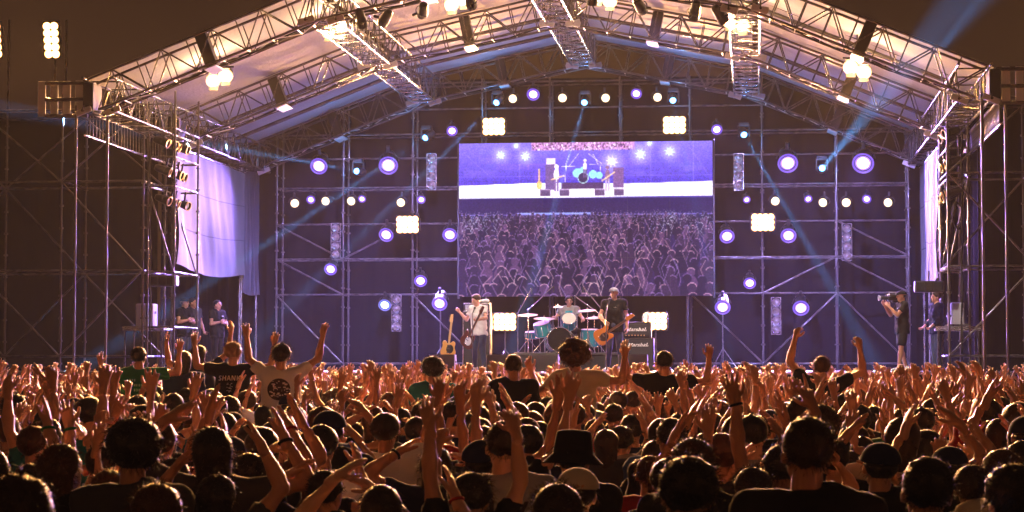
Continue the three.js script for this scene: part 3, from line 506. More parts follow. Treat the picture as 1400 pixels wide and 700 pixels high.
// head-local shapes: centre of the head at the origin, face towards +z
function headGeo(cell) {
  return new Field([-.12, -.17, -.14], [.12, .15, .15], cell).ell([0, .022, -.008], [.074, .094, .095], .02).ell([0, -.05, .024], [.054, .062, .06], .035).cap([0, .012, .088], .009, [0, -.022, .105], .013, .012)
    .ell([-.077, -.012, -.006], [.012, .032, .021], .008).ell([.077, -.012, -.006], [.012, .032, .021], .008).cap([-.034, .024, .076], .012, [.034, .024, .076], .012, .016).cap([-.018, -.062, .077], .008, [.018, -.062, .077], .008, .01).cap([0, -.1, .06], .018, [0, -.1, .06], .018, .03).geo();
}
const faceCut = (x, y, z) => Math.max((z - .05) * .8 - (y - .045) * .6, -y - .085 - z * .55);
const HAIR = {
  short: (F) => F.ell([0, .034, -.017], [.087, .09, .106], .01, faceCut).mod((v, x, y, z) => v + .011 * fbm(x * 40, y * 40, z * 40, 3)),
  under: (F) => F.ell([0, .02, -.014], [.084, .085, .1], .01, (x, y, z) => Math.max(faceCut(x, y, z), y - .03)).mod((v, x, y, z) => v + .006 * fbm(x * 45, y * 45, z * 45, 2)),
  messy: (F) => F.ell([0, .04, -.017], [.1, .097, .116], .01, (x, y, z) => Math.max((z - .055) * .8 - (y - .03) * .6, -y - .1 - z * .5)).mod((v, x, y, z) => v + .012 * fbm(x * 34, y * 34, z * 34, 3)),
  curly: (F) => F.ell([0, .045, -.02], [.118, .112, .125], .01, (x, y, z) => Math.max((z - .05) * .8 - (y - .03) * .6, -y - .1 - z * .5)).mod((v, x, y, z) => v + .016 * fbm(x * 46, y * 46, z * 46, 3)),
  afro: (F) => F.ell([0, .05, -.015], [.155, .14, .15], .01, (x, y, z) => (z - .06) * .8 - (y - .03) * .6).mod((v, x, y, z) => v + .035 * fbm(x * 26, y * 26, z * 26, 3)),
  bob: (F) => F.ell([0, .034, -.017], [.094, .094, .11], .01, faceCut).cap([0, 0, -.035], .092, [0, -.13, -.03], .085, .03).mod((v, x, y, z) => Math.max(v, (z - .03) * .9 - (y - .05) * .4) + .008 * fbm(x * 50, y * 12, z * 50, 2)),
  long: (F) => F.ell([0, .034, -.017], [.092, .094, .11], .01, faceCut).cap([0, 0, -.035], .09, [0, -.3, -.075], .07, .03).mod((v, x, y, z) => Math.max(v, (z - .025) * .9 - (y - .05) * .4) + .01 * fbm(x * 50, y * 8, z * 50, 2)),
  tail: (F) => F.ell([0, .034, -.017], [.085, .09, .104], .01, faceCut).ell([0, .06, -.135], [.036, .034, .034], .015).cap([0, .05, -.15], .03, [0, -.1, -.16], .016, .02).mod((v, x, y, z) => v + .005 * fbm(x * 50, y * 40, z * 50, 2)),
};
function fuzz(g, count, len, thick = .0011) { // loose strands standing off the hair
  const p = g.attributes.position, n = g.attributes.normal, pos = [], idx = [];
  for (let s = 0; s < count; s++) {
    const i = Math.floor(rnd() * p.count), a = [p.getX(i), p.getY(i), p.getZ(i)], m = [n.getX(i), n.getY(i), n.getZ(i)], d = unit(add(m, [rr(-.9, .9), rr(-1.1, .6), rr(-.9, .9)])), L = len * rr(.4, 1.2), w = unit(cross(d, [rr(-1, 1), rr(-1, 1), rr(-1, 1)])), b = add(a, d, L * .6), e = add(add(b, d, L * .4), [0, -L * .25, 0]), k = pos.length / 3;
    pos.push(...add(add(a, m, -.004), w, thick), ...add(add(a, m, -.004), w, -thick), ...add(b, w, thick * .8), ...add(b, w, -thick * .8), ...e); idx.push(k, k + 1, k + 2, k + 1, k + 3, k + 2, k + 2, k + 3, k + 4);
  }
  const f = new THREE.BufferGeometry(); f.setAttribute('position', new THREE.Float32BufferAttribute(pos, 3)); f.setIndex(idx); f.computeVertexNormals(); return mergeGeometries([g, f]);
}
const hairCache = new Map();
function hairGeo(style, lod) {
  const k = style + lod; if (hairCache.has(k)) return hairCache.get(k);
  const F = new Field([-.22, style === 'long' ? -.42 : -.26, -.24], [.22, .24, .19], LOD[lod][3] * (style === 'afro' && lod === 'near' ? .9 : 1)); let g = HAIR[style](F).geo();
  g = lod === 'near' ? fuzz(g, style === 'under' ? 150 : style === 'short' ? 700 : 850, style === 'afro' ? .06 : style === 'short' ? .026 : .04, .0013) : fuzz(g, 150, style === 'afro' ? .05 : .028, .0022);
  hairCache.set(k, g); return g;
}
const headCache = new Map(), headOf = (lod) => { if (!headCache.has(lod)) headCache.set(lod, headGeo(LOD[lod][2])); return headCache.get(lod); };

// a hand: w wrist, d towards the fingers, nn palm normal, sg = +1 left, -1 right
function hand(F, w, d, nn, sg, curl, spread, fat = 1, size = 1) {
  d = unit(d); nn = unit(add(nn, d, -dot(nn, d))); let s = cross(d, nn); s = s.map((x) => x * -sg);
  const at = (a, b, c) => add(add(add(w, d, a * size), s, b * size), nn, c * size), K = .007;
  F.cap(add(w, d, -.05), .028, add(w, d, .012), .025 * Math.sqrt(fat), K);
  const off = [.030, .0105, -.0105, -.030], kn = [.088, .093, .089, .08], len = [.072, .08, .075, .058];
  for (let i = 0; i < 4; i++) {
    F.cap(at(.008, off[i] * .55, 0), .015, at(kn[i], off[i], 0), .0118 * fat, .012);
    let p = at(kn[i], off[i], 0), ang = 0; const sp = off[i] / .03 * spread * .34;
    for (let q = 0; q < 3; q++) {
      ang += curl * [.75, 1.05, .7][q] * (1 + (i - 1) * .12); const L = len[i] * [.44, .31, .25][q] * size, dir = unit(add(add(d.map((x) => x * Math.cos(ang)), nn, Math.sin(ang)), s, sp * Math.cos(ang)));
      const e = add(p, dir, L); F.cap(p, (.0098 - q * .0009) * fat, e, (.0092 - q * .0009) * fat, .004); p = e;
    }
  }
  const t0 = at(.02, .014, .006), t1 = add(t0, unit(add(add(s.map((x) => x * .85), d, .62), nn, .3 + curl * .3)), .048 * size), t2 = add(t1, unit(add(add(s.map((x) => x * (.5 - curl * .3)), d, .85), nn, .2 + curl * .6)), .034 * size), t3 = add(t2, unit(add(add(s.map((x) => x * (.3 - curl * .5)), d, .9), nn, .25 + curl * .7)), .028 * size);
  F.cap(t0, .0165, t1, .0125 * fat, .012); F.cap(t1, .0118 * fat, t2, .0105 * fat, .005); F.cap(t2, .0105 * fat, t3, .009 * fat, .004);
}
/* pose (for a figure 1.70 m tall that faces +z; its left is +x):
   arms: L/R: { u: upper-arm direction, f: forearm direction, h: hand direction, n: palm normal, curl, spread }
   head: [yaw, pitch, roll]; lean: [x, z] shift of the chest; legs: L/R hip-knee-ankle overrides; sit: seated on something */
function skeleton(p) {
  const lean = p.lean || [0, 0], hy = p.hipY ?? .92, S = { hip: {}, knee: {}, ank: {}, sh: {}, el: {}, wr: {}, hd: {} }, cy = hy + .37, tw = p.twist || 0;
  S.pel = [0, hy, 0]; S.chest = [lean[0], cy, lean[1]]; S.neck = [lean[0] * 1.2, hy + .54, lean[1] * 1.25 - .01];
  const hp = p.head || [0, 0, 0]; S.hm = new THREE.Matrix4().makeRotationFromEuler(new THREE.Euler(hp[1], hp[0], hp[2] || 0, 'YXZ'));
  const up = V(0, .115, .012).applyMatrix4(S.hm); S.hc = add(add(S.neck, [0, .028, .004]), A3(up)); S.hm.setPosition(...S.hc);
  for (const [k, sg] of [['L', 1], ['R', -1]]) {
    const a = p[k], raise = Math.max(0, a.u[1]) * .055, sx = sg * (.178 - raise * .5);
    S.sh[k] = [S.chest[0] + sx * Math.cos(tw), cy + .115 + raise, S.chest[2] - sx * Math.sin(tw) - .005];
    S.el[k] = add(S.sh[k], unit(a.u), .285); S.wr[k] = add(S.el[k], unit(a.f), .25); S.hd[k] = { d: a.h || a.f, n: a.n || [0, 0, 1], curl: a.curl ?? .25, spread: a.spread ?? .5 };
    const lg = p['leg' + k] || {}; S.hip[k] = [sg * .088, hy - .02, 0]; S.knee[k] = lg.knee || [sg * .1, .49, .02]; S.ank[k] = lg.ank || [sg * .11, .085, -.01]; S.toe = S.toe || {}; S.toe[k] = lg.toe || add(S.ank[k], [sg * .03, -.05, .15]);
  }
  return S;
}
function bounds(list, m) { return [[0, 1, 2].map((k) => Math.min(...list.map((p) => p[k])) - m), [0, 1, 2].map((k) => Math.max(...list.map((p) => p[k])) + m)]; }
function shirtField(S, cell, o = {}) {
  const pts = [S.pel, S.chest, S.neck, S.sh.L, S.sh.R, S.el.L, S.el.R], [lo, hi] = bounds(pts, .24), F = new Field(lo, hi, cell), k = .045, hem = o.hem ?? (S.pel[1] - .12), g = o.girth || 1;
  for (const s of [1, -1]) {
    const c = S.chest;
    F.cap([s * .075, hem - .05, 0], .135 * g, [c[0] + s * .082, c[1] - .02, c[2]], .122 * g, k); F.cap([c[0] + s * .07, c[1] - .05, c[2] + .01], .118 * g, [c[0] + s * .095, c[1] + .075, c[2] - .015], .088, k);
  }
  for (const q of ['L', 'R']) {
    F.cap([S.chest[0], S.chest[1] + .1, S.chest[2] - .01], .08, S.sh[q], .07, k); F.cap(S.sh[q], .07, add(S.neck, [0, .0, 0]), .055, .05);
    const sl = o.sleeve ?? .58, e = add(S.sh[q], unit(add(S.el[q], S.sh[q], -1)), .285 * sl);
    if (sl > 1) { F.cap(S.sh[q], .066, S.el[q], .056, .03); F.cap(S.el[q], .055, add(S.el[q], unit(add(S.wr[q], S.el[q], -1)), .25 * (sl - 1)), .042, .02, 1); } else if (sl > 0) F.cap(S.sh[q], .07, e, .07, .03, 1);
  }
  const nk = S.neck;
  F.mod((v, x, y, z) => Math.max(v, hem - y, -(Math.hypot(x - nk[0], y - nk[1] - .045, z - nk[2] - .02) - .072)) + .012 * fbm(x * 9, y * 6, z * 9, 2) + .006 * Math.sin(y * 34 + x * 21 + 5 * fbm(x * 5, y * 5, z * 5, 1)));
  return F;
}
function buildPose(pose, lod, o = {}) {
  const [cA, cH, , , cS, cT] = LOD[lod], S = skeleton(pose), fat = lod === 'mid' ? 1.12 : 1.02, parts = [];
  const [lo, hi] = bounds([S.chest, S.neck, S.hc, S.sh.L, S.sh.R, S.el.L, S.el.R, S.wr.L, S.wr.R], .12), F = new Field(lo, hi, cA);
  F.cap(add(S.chest, [0, -.02, 0]), .07, add(S.chest, [0, .06, -.01]), .075, .04).cap(add(S.neck, [0, -.02, 0]), .058, add(S.hc, [0, -.055, -.02]), .052, .03);
  for (const q of ['L', 'R']) {
    F.cap(add(S.chest, [0, .07, -.01]), .06, S.sh[q], .05, .04); const b = o.thin ? .88 : 1, mid = add(S.el[q], add(S.wr[q], S.el[q], -1), .28);
    F.cap(S.sh[q], .05 * b, add(S.sh[q], add(S.el[q], S.sh[q], -1), .55), .046 * b, .02); F.cap(S.sh[q], .046 * b, S.el[q], .037 * b, .02); F.cap(S.el[q], .037 * b, mid, .041 * b, .02); F.cap(mid, .041 * b, S.wr[q], .026 * b, .02);
  }
  parts.push(F.geo());
  for (const [q, sg] of [['L', 1], ['R', -1]]) { const [a, b] = bounds([S.wr[q]], .02), d = unit(S.hd[q].d), e = add(S.wr[q], d, .21), [l2, h2] = bounds([S.wr[q], e], .075), H = new Field(l2, h2, cH); hand(H, S.wr[q], d, S.hd[q].n, sg, S.hd[q].curl, S.hd[q].spread, fat, o.handSize || .9); parts.push(H.geo()); }
  parts.push(headOf(lod).clone().applyMatrix4(S.hm));
  if (o.bareLegs) { // skin below the shorts
    const [a, b] = bounds([S.knee.L, S.knee.R, S.ank.L, S.ank.R], .12), Lg = new Field(a, b, cA); for (const q of ['L', 'R']) { const m = add(S.knee[q], add(S.ank[q], S.knee[q], -1), .3); Lg.cap(add(S.knee[q], [0, .06, 0]), .06, S.knee[q], .05, .02).cap(S.knee[q], .05, m, .054, .02).cap(m, .054, S.ank[q], .034, .02); } parts.push(Lg.geo());
  }
  const G = { S, skin: mergeGeometries(parts.map((g) => g.index ? g : g)), shirt: shirtField(S, cS, o).geo() };
  const [tl, th] = bounds([S.pel, S.knee.L, S.knee.R, S.ank.L, S.ank.R], .16), T = new Field(tl, th, cT);
  T.cap(add(S.pel, [-.05, .02, 0]), .125, add(S.pel, [.05, .02, 0]), .125, .05);
  for (const q of ['L', 'R']) if (o.bareLegs) T.cap(S.hip[q], .1, add(S.knee[q], add(S.hip[q], S.knee[q], -1), .12), .1, .04, 1); else { T.cap(S.hip[q], .098, S.knee[q], .068, .04); T.cap(S.knee[q], .066, S.ank[q], .052, .02, 1); }
  G.trousers = T.geo();
  return G;
}
function shoeGeo(S, q) { const [a, b] = bounds([S.ank[q], S.toe[q]], .09), F = new Field(a, b, .013); F.cap(add(S.ank[q], [0, -.03, -.03]), .042, S.toe[q], .034, .03).cap(add(S.ank[q], [0, .01, 0]), .042, add(S.ank[q], [0, -.02, 0]), .045, .02); const fl = S.ank[q][1] - .083; return F.mod((v, x, y, z) => Math.max(v, fl - y)).geo(); }
// a patch of print that lies on the back (or front) of a shirt
function printGeo(S, o, cx, cy, w, h, back) {
  const F = shirtField(S, .02, o), at = (x, y, z) => { const i = Math.round((x - F.lo[0]) / F.c), j = Math.round((y - F.lo[1]) / F.c), fk = (z - F.lo[2]) / F.c, k = Math.floor(fk), s = (q) => F.f[(q * F.n[1] + j) * F.n[0] + i] ?? 9; return s(k) + (s(k + 1) - s(k)) * (fk - k); };
  const dz = back ? -1 : 1;
  return sheet(w, h, 12, 10, (u, v) => { const x = S.chest[0] + cx + (u - .5) * w * dz, y = S.chest[1] + cy + (v - .5) * h; let z = S.chest[2] + dz * .3; for (let q = 0; q < 200 && at(x, y, z) > .006; q++) z -= dz * .0025; return V(x, y, z); });
}
function printTexture(draw, w = 256, h = 256) { const c = document.createElement('canvas'); c.width = w; c.height = h; const x = c.getContext('2d'); x.clearRect(0, 0, w, h); draw(x, w, h); const t = new THREE.CanvasTexture(c); t.colorSpace = THREE.SRGBColorSpace; return new THREE.MeshStandardMaterial({ map: t, transparent: true, roughness: .8 }); }
const SKIN = [[.52, .27, .165], [.46, .225, .13], [.4, .19, .105], [.56, .3, .19]].map((c) => phys(c, { roughness: .48, specularIntensity: .8 }));
const HAIRM = { black: phys([.012, .01, .009], { roughness: .5, specularIntensity: .8, sheen: .55, sheenColor: rgb(.7, .42, .22), sheenRoughness: .4 }), brown: phys([.028, .015, .009], { roughness: .5, specularIntensity: .8, sheen: .55, sheenColor: rgb(.6, .35, .18), sheenRoughness: .4 }), chestnut: phys([.065, .024, .01], { roughness: .5, specularIntensity: .8, sheen: .55, sheenColor: rgb(.7, .35, .15), sheenRoughness: .4 }), fair: phys([.22, .13, .06], { roughness: .5, specularIntensity: .8, sheen: .55, sheenColor: rgb(.8, .55, .3), sheenRoughness: .4 }) };
const cloth = (c) => phys(c, { roughness: .9, specularIntensity: .25, sheen: .2, sheenColor: rgb(.5, .45, .4), sheenRoughness: .6 });
const SHIRT = { black: cloth([.012, .012, .013]), charcoal: cloth([.045, .045, .05]), navy: cloth([.014, .02, .055]), grey: cloth([.22, .22, .23]), white: cloth([.68, .67, .65]), cream: cloth([.55, .47, .33]), green: cloth([.02, .17, .07]), red: cloth([.3, .018, .018]), teal: cloth([.02, .14, .16]), yellow: cloth([.5, .36, .04]), pink: cloth([.45, .12, .17]), blue: cloth([.05, .11, .32]) };
const DENIM = cloth([.04, .055, .1]), BLACKCLOTH = cloth([.014, .014, .016]), KHAKI = cloth([.17, .14, .09]);
// hats, head-local
const HATG = {
  cap: () => mergeGeometries([new THREE.SphereGeometry(.1, 20, 8, 0, Math.PI * 2, 0, Math.PI * .5).scale(1, .92, 1.14).translate(0, .03, -.012), new THREE.CylinderGeometry(.088, .088, .006, 18, 1, false, -Math.PI / 2, Math.PI).scale(.9, 1, .95).translate(0, .028, .075)]),
  bucket: () => lathe([[0, .155], [.06, .152], [.09, .14], [.102, .06], [.107, .03], [.155, -.015], [.158, -.022], [.148, -.016], [.094, .024]], 26).translate(0, 0, -.01),
  straw: () => lathe([[0, .15], [.06, .147], [.095, .13], [.108, .04], [.19, .03], [.19, .022], [.1, .03]], 26).translate(0, 0, -.01),
};
const hatCache = new Map(), hatGeo = (k) => { if (!hatCache.has(k)) hatCache.set(k, HATG[k]()); return hatCache.get(k); };
function dress(t, G, o) { // body > hair, clothing: parts of one person
  mesh('body', G.skin, o.skin, t); mesh('shirt', G.shirt, o.shirt, t); mesh('trousers', G.trousers, o.trousers || BLACKCLOTH, t);
  if (o.hair) { const h = mesh('hair', hairGeo(o.hat ? 'under' : o.hair, o.lod), o.hairMat, t); h.applyMatrix4(G.S.hm); }
  if (o.hat) { const h = mesh(o.hat === 'cap' ? 'cap' : 'hat', hatGeo(o.hat), o.hatMat, t); if (o.hatBack) h.rotation.y = Math.PI; h.updateMatrix(); h.applyMatrix4(G.S.hm); }
}
// ------------------------------------------------------------------ the band and its equipment
const eyeWhite = std([.6, .58, .55], .3), dark = std([.02, .012, .01], .5), lip = std([.3, .1, .08], .5);
function person(label, pos, turn, height, pose, o, group) {
  const t = thing('person', label, 'person', pos, group), lod = o.lod || 'stage', G = buildPose(pose, lod, o); t.rotation.y = turn; t.scale.setScalar(height / 1.7);
  dress(t, G, { ...o, lod: lod === 'stage' ? 'mid' : lod });
  const hm = G.S.hm, put = (n, g, m, v) => { const q = mesh(n, g, m, t, v); q.updateMatrix(); q.applyMatrix4(hm); return q; };
  if (lod === 'stage') {
    for (const s of [-1, 1]) { put('eye', new THREE.SphereGeometry(.0095, 10, 8), dark, V(s * .031, .004, .084)); put('eyebrow', new THREE.CapsuleGeometry(.0045, .026, 3, 6).rotateZ(Math.PI / 2 - s * .15), dark, V(s * .033, .028, .088)); }
    put('mouth', new THREE.CapsuleGeometry(.0055, .028, 3, 8).rotateZ(Math.PI / 2), lip, V(0, -.06, .086));
    for (const q of ['L', 'R']) mesh('shoe', shoeGeo(G.S, q), o.shoes || BLACKCLOTH, t);
  }
  if (o.print) { const [cx, cy, w, h, back, mat] = o.print, g = printGeo(G.S, o, cx, cy, w, h, back), uv = g.attributes.uv; for (let i = 0; i < uv.count; i++) uv.setXY(i, uv.getX(i) / w, uv.getY(i) / h); mesh('shirt_print', g, mat, t); }
  t.userData.S = undefined; delete t.userData.S; return [t, G];
}
const toWorld = (t, v) => { t.updateMatrixWorld(true); return V(...v).applyMatrix4(t.matrixWorld); };
function guitar(label, centre, neckDir, faceDir, bodyMat, opt = {}) { // centre of the body, neck along neckDir
  const t = thing('electric_guitar', label, opt.cat || 'guitar', centre), k = opt.scale || 1;
  const y = neckDir.clone().normalize(), z = faceDir.clone().addScaledVector(y, -faceDir.dot(y)).normalize(), x = y.clone().cross(z); t.quaternion.setFromRotationMatrix(new THREE.Matrix4().makeBasis(x, y, z)); t.scale.setScalar(k);
  const s = new THREE.Shape(); s.moveTo(0, -.2); s.bezierCurveTo(.14, -.21, .185, -.13, .165, -.06); s.bezierCurveTo(.14, .0, .12, .03, .14, .09); s.bezierCurveTo(.15, .16, .09, .19, .05, .12); s.lineTo(-.05, .1); s.bezierCurveTo(-.07, .19, -.15, .18, -.14, .09); s.bezierCurveTo(-.12, .03, -.14, 0, -.165, -.06); s.bezierCurveTo(-.185, -.13, -.14, -.21, 0, -.2);
  mesh('body', new THREE.ExtrudeGeometry(s, { depth: .028, bevelEnabled: true, bevelSize: .01, bevelThickness: .008, bevelSegments: 2, curveSegments: 10 }).translate(0, 0, -.014), bodyMat, t);
  const L = opt.neck || .5; mesh('neck', bevelBox(.048, L, .024, .008), opt.neckMat || std([.42, .24, .1], .4), t, V(0, .1 + L / 2, .012)); mesh('fretboard', bevelBox(.046, L + .02, .006, .002), opt.board || std([.1, .05, .03], .5), t, V(0, .1 + L / 2, .027));
  const hs = new THREE.Shape(); hs.moveTo(-.024, 0); hs.lineTo(-.045, .05); hs.lineTo(-.03, .19); hs.lineTo(.02, .2); hs.lineTo(.03, .06); hs.lineTo(.024, 0);
  mesh('headstock', new THREE.ExtrudeGeometry(hs, { depth: .014, bevelEnabled: true, bevelSize: .003, bevelThickness: .002, bevelSegments: 1 }), opt.neckMat || bodyMat, t, V(0, .1 + L, .004));
  for (let i = 0; i < 4; i++) mesh('tuning_peg', bevelBox(.03, .018, .012, .004), M.chrome, t, V(-.055, .14 + L + i * .037, .011));
  mesh('pickguard', new THREE.CylinderGeometry(.075, .085, .004, 14).rotateX(Math.PI / 2).scale(1, 1.25, 1), opt.guard || M.black, t, V(.035, -.02, .025));
  for (const py of [-.01, .06]) mesh('pickup', bevelBox(.075, .03, .012, .004), M.chrome, t, V(0, py, .029)); mesh('bridge', bevelBox(.07, .025, .014, .004), M.chrome, t, V(0, -.11, .03));
  return t;
}
// bassist
{
  const z = -2.2, pos = P(656, 503, z).setY(DECK), [t, G] = person('bassist in a white t-shirt raising a fist beside the amplifier', pos, -.6, 1.68, {
    head: [-.35, .28, .05], lean: [-.01, .05], L: { u: [.5, -.75, .35], f: [-.1, -.15, .9], n: [-.3, .7, 0], curl: .9 }, R: { u: [-.45, -.85, .15], f: [-.65, .72, .25], n: [.4, 0, .8], curl: 1.25 },
    legL: { knee: [.13, .48, .06], ank: [.17, .085, .02] }, legR: { knee: [-.12, .48, .05], ank: [-.17, .085, -.05] },
  }, { skin: SKIN[3], shirt: SHIRT.white, trousers: DENIM, hair: 'messy', hairMat: HAIRM.brown, girth: .95, shoes: SHIRT.white });
  const w = toWorld(t, G.S.wr.L), c = P(640, 464, z + .32); guitar('dark bass guitar with a pale pickguard held by the bassist', c, w.clone().add(V(.02, .02, .1)).sub(c), V(-.25, .25, 1), std([.1, .03, .015], .25), { neck: .62, guard: M.white, cat: 'bass guitar' });
  mesh('strap', new THREE.TorusGeometry(.3, .02, 5, 20, Math.PI * 1.1).scale(1, 1, .35), M.black, t, V(0, 1.12, .02)).rotation.z = .6;
}
// singer with guitar
{
  const z = .1, pos = P(840, 509, z).setY(DECK), [t, G] = person('singing guitarist in a black t-shirt and backward cap at the microphone', pos, -.12, 1.74, {
    head: [-.3, -.06, 0], L: { u: [.3, -.95, -.02], f: [.06, -.95, .3], n: [-1, 0, 0], curl: .5 }, R: { u: [-.4, -.88, .1], f: [.5, -.55, .65], n: [.2, 0, -1], curl: .7 },
    legL: { knee: [.12, .49, .04], ank: [.16, .085, 0] }, legR: { knee: [-.1, .49, .04], ank: [-.14, .085, .02] },
  }, { skin: SKIN[3], shirt: SHIRT.black, trousers: DENIM, hair: 'short', hairMat: HAIRM.black, hat: 'cap', hatBack: true, hatMat: cloth([.3, .3, .36]), print: [.04, .02, .12, .04, false, printTexture((x, w, h) => { x.fillStyle = '#d8d4cc'; x.font = 'bold 70px sans-serif'; x.textAlign = 'center'; x.fillText('\u2022\u2022\u2022\u2022\u2022', w / 2, h * .6); })], shoes: SHIRT.white });
  const c = P(826, 458, z + .22); guitar('orange sunburst electric guitar held by the singer', c, P(866, 431, z + .3).sub(c), V(0, .1, 1), phys([.62, .2, .03], { roughness: .25, clearcoat: 1 }), { neck: .46, guard: std([.03, .02, .015], .4) });
  mesh('strap', new THREE.TorusGeometry(.31, .02, 5, 20, Math.PI * 1.1).scale(1, 1, .35), M.black, t, V(0, 1.14, .02)).rotation.z = .5;
}
function micStand(label, px, topPy, z, boom) {
  const o = P(px, 500, z).setY(DECK), y = P(px, topPy, z).y, t = thing('microphone_stand', label, 'microphone stand', o, 'microphone stands');
  mesh('base', lathe([[0, .03], [.04, .03], [.13, .012], [.14, 0], [0, 0]], 18), M.blackMetal, t); tube(t, 'pole', o, V(o.x, y - .06, o.z), .012, M.steel);
  const d = boom || V(0, .3, .12), a = V(o.x, y - .08, o.z); tube(t, 'boom', a, a.clone().add(d), .008, M.steel); const e = a.clone().add(d).sub(o);
  const m = mesh('microphone', lathe([[0, -.16], [.013, -.16], [.018, -.02], [.026, 0], [.028, .02], [.02, .042], [0, .05]], 12), M.blackMetal, t, e); m.quaternion.setFromUnitVectors(UPV, d.clone().normalize()); return t;
}
micStand('straight microphone stand before the singer', 829, 424, .55, V(.06, .3, -.12)); micStand('microphone stand in front of the bassist', 646, 424, -1.4, V(.03, .12, -.1));
// drum riser, kit and drummer
const RISER = 2.26;
{
  const a = P(703, 490, -4.4), b = P(852, 490, -4.4), r = thing('drum_riser', 'low black platform under the drum kit', 'riser', V((a.x + b.x) / 2, DECK, -5.5)), w = b.x - a.x;
  mesh('top', bevelBox(w, .06, 2.3, .01), M.ply, r, V(0, RISER - DECK - .03, 0)); for (const z of [-1.1, 1.1]) mesh('side_panel', bevelBox(w - .06, RISER - DECK - .06, .03, .008), M.black, r, V(0, (RISER - DECK - .06) / 2, z)); for (const x of [-1, 1]) mesh('side_panel', bevelBox(.03, RISER - DECK - .06, 2.14, .008), M.black, r, V(x * (w / 2 - .05), (RISER - DECK - .06) / 2, 0));
}
const TEAL = phys([.015, .2, .24], { roughness: .25, clearcoat: .6 }), skinHead = std([.62, .6, .56], .6), blackHead = phys([.008, .008, .009], { roughness: .9, specularIntensity: .15 });
function drum(name, label, c, r, depth, axis, headMat, legs) { // axis: towards the struck head
  const t = thing(name, label, 'drum', c, 'drum kit'), q = new THREE.Quaternion().setFromUnitVectors(UPV, axis.clone().normalize());
  const g = new THREE.Group(); g.name = 'drum_shell_group'; const mk = (n, geo, m, y) => { const o = mesh(n, geo, m, t); o.quaternion.copy(q); o.position.copy(V(0, y, 0).applyQuaternion(q)); return o; };
  mk('shell', new THREE.CylinderGeometry(r, r, depth, 26, 1, true), TEAL, 0); mk('drum_head', new THREE.CylinderGeometry(r * .98, r * .98, .004, 26), headMat, depth / 2 - .004); mk('rear_head', new THREE.CylinderGeometry(r * .98, r * .98, .004, 26), skinHead, -depth / 2 + .004);
  for (const s of [-1, 1]) { const h = mk('hoop', new THREE.TorusGeometry(r + .004, .009, 6, 30).rotateX(Math.PI / 2), M.chrome, s * depth / 2); }
  for (let i = 0; i < 8; i++) { const a = i * Math.PI / 4, o = mesh('lug', bevelBox(.02, depth * .7, .018, .006), M.chrome, t); o.quaternion.copy(q); o.position.copy(V(Math.cos(a) * (r + .008), 0, Math.sin(a) * (r + .008)).applyQuaternion(q)); }
  if (legs) for (let k = 0; k < 3; k++) { const a = k * 2.1 + .4; tube(t, 'leg', V(c.x + Math.cos(a) * (r + .02), c.y, c.z + Math.sin(a) * (r + .02)), V(c.x + Math.cos(a) * (r + .04), RISER, c.z + Math.sin(a) * (r + .04)), .009, M.chrome); }
  return t;
}
const zk = -5;
drum('bass_drum', 'teal bass drum with a black front head', P(763, 465, -4.75).setY(RISER + .29), .285, .44, V(.28, .02, 1), blackHead);
drum('rack_tom', 'teal tom drum tilted towards the field above the bass drum', P(778, 440, zk), .165, .26, V(.05, .6, .8), skinHead);
drum('rack_tom', 'teal tom drum left of the bass drum top', P(742, 450, zk), .19, .3, V(-.15, .9, .3), skinHead);
drum('floor_tom', 'teal floor tom standing right of the bass drum', P(806, 462, zk - .2), .2, .4, V(0, 1, .1), skinHead, true);
drum('snare_drum', 'small teal drum beside the drummer at the left', P(728, 458, zk - .4), .17, .15, V(0, 1, .15), skinHead, true);
function cymbal(label, px, py, r, boom) {
  const z = zk + rr(-.25, .3), p = P(px, py, z), base = V(p.x + (boom || 0), RISER, z - .1), t = thing('cymbal', label, 'cymbal', base, 'cymbals of the drum kit');
  const c = mesh('plate', lathe([[0, .03], [.03, .026], [.05, .012], [r, -.012], [r, -.016], [0, .02]], 28), M.brass, t, p.clone().sub(base)); c.rotation.set(.16, 0, rr(-.08, .08));
  mesh('wing_nut', bevelBox(.03, .03, .03, .008), M.chrome, t, p.clone().sub(base).add(V(0, .05, 0)));
  const k = V(base.x, p.y - (boom ? .18 : .02), base.z); tube(t, 'pole', base, k, .011, M.chrome); if (boom) tube(t, 'boom', k, p, .008, M.chrome); else tube(t, 'tilter', k, p, .008, M.chrome);
  for (let q = 0; q < 3; q++) { const a = q * 2.1 + px; tube(t, 'leg', V(base.x, RISER + .32, base.z), V(base.x + .3 * Math.cos(a), RISER, base.z + .3 * Math.sin(a)), .009, M.chrome); }
}
cymbal('wide brass cymbal at the left end of the drum kit', 722, 430, .23); cymbal('brass cymbal on a stand left of the drummer', 744, 435, .25); cymbal('small brass cymbal beside the drummer head', 763, 419, .12); cymbal('high brass cymbal right of the drummer', 803, 424, .21); cymbal('low brass cymbal between drummer and singer', 812, 434, .2);
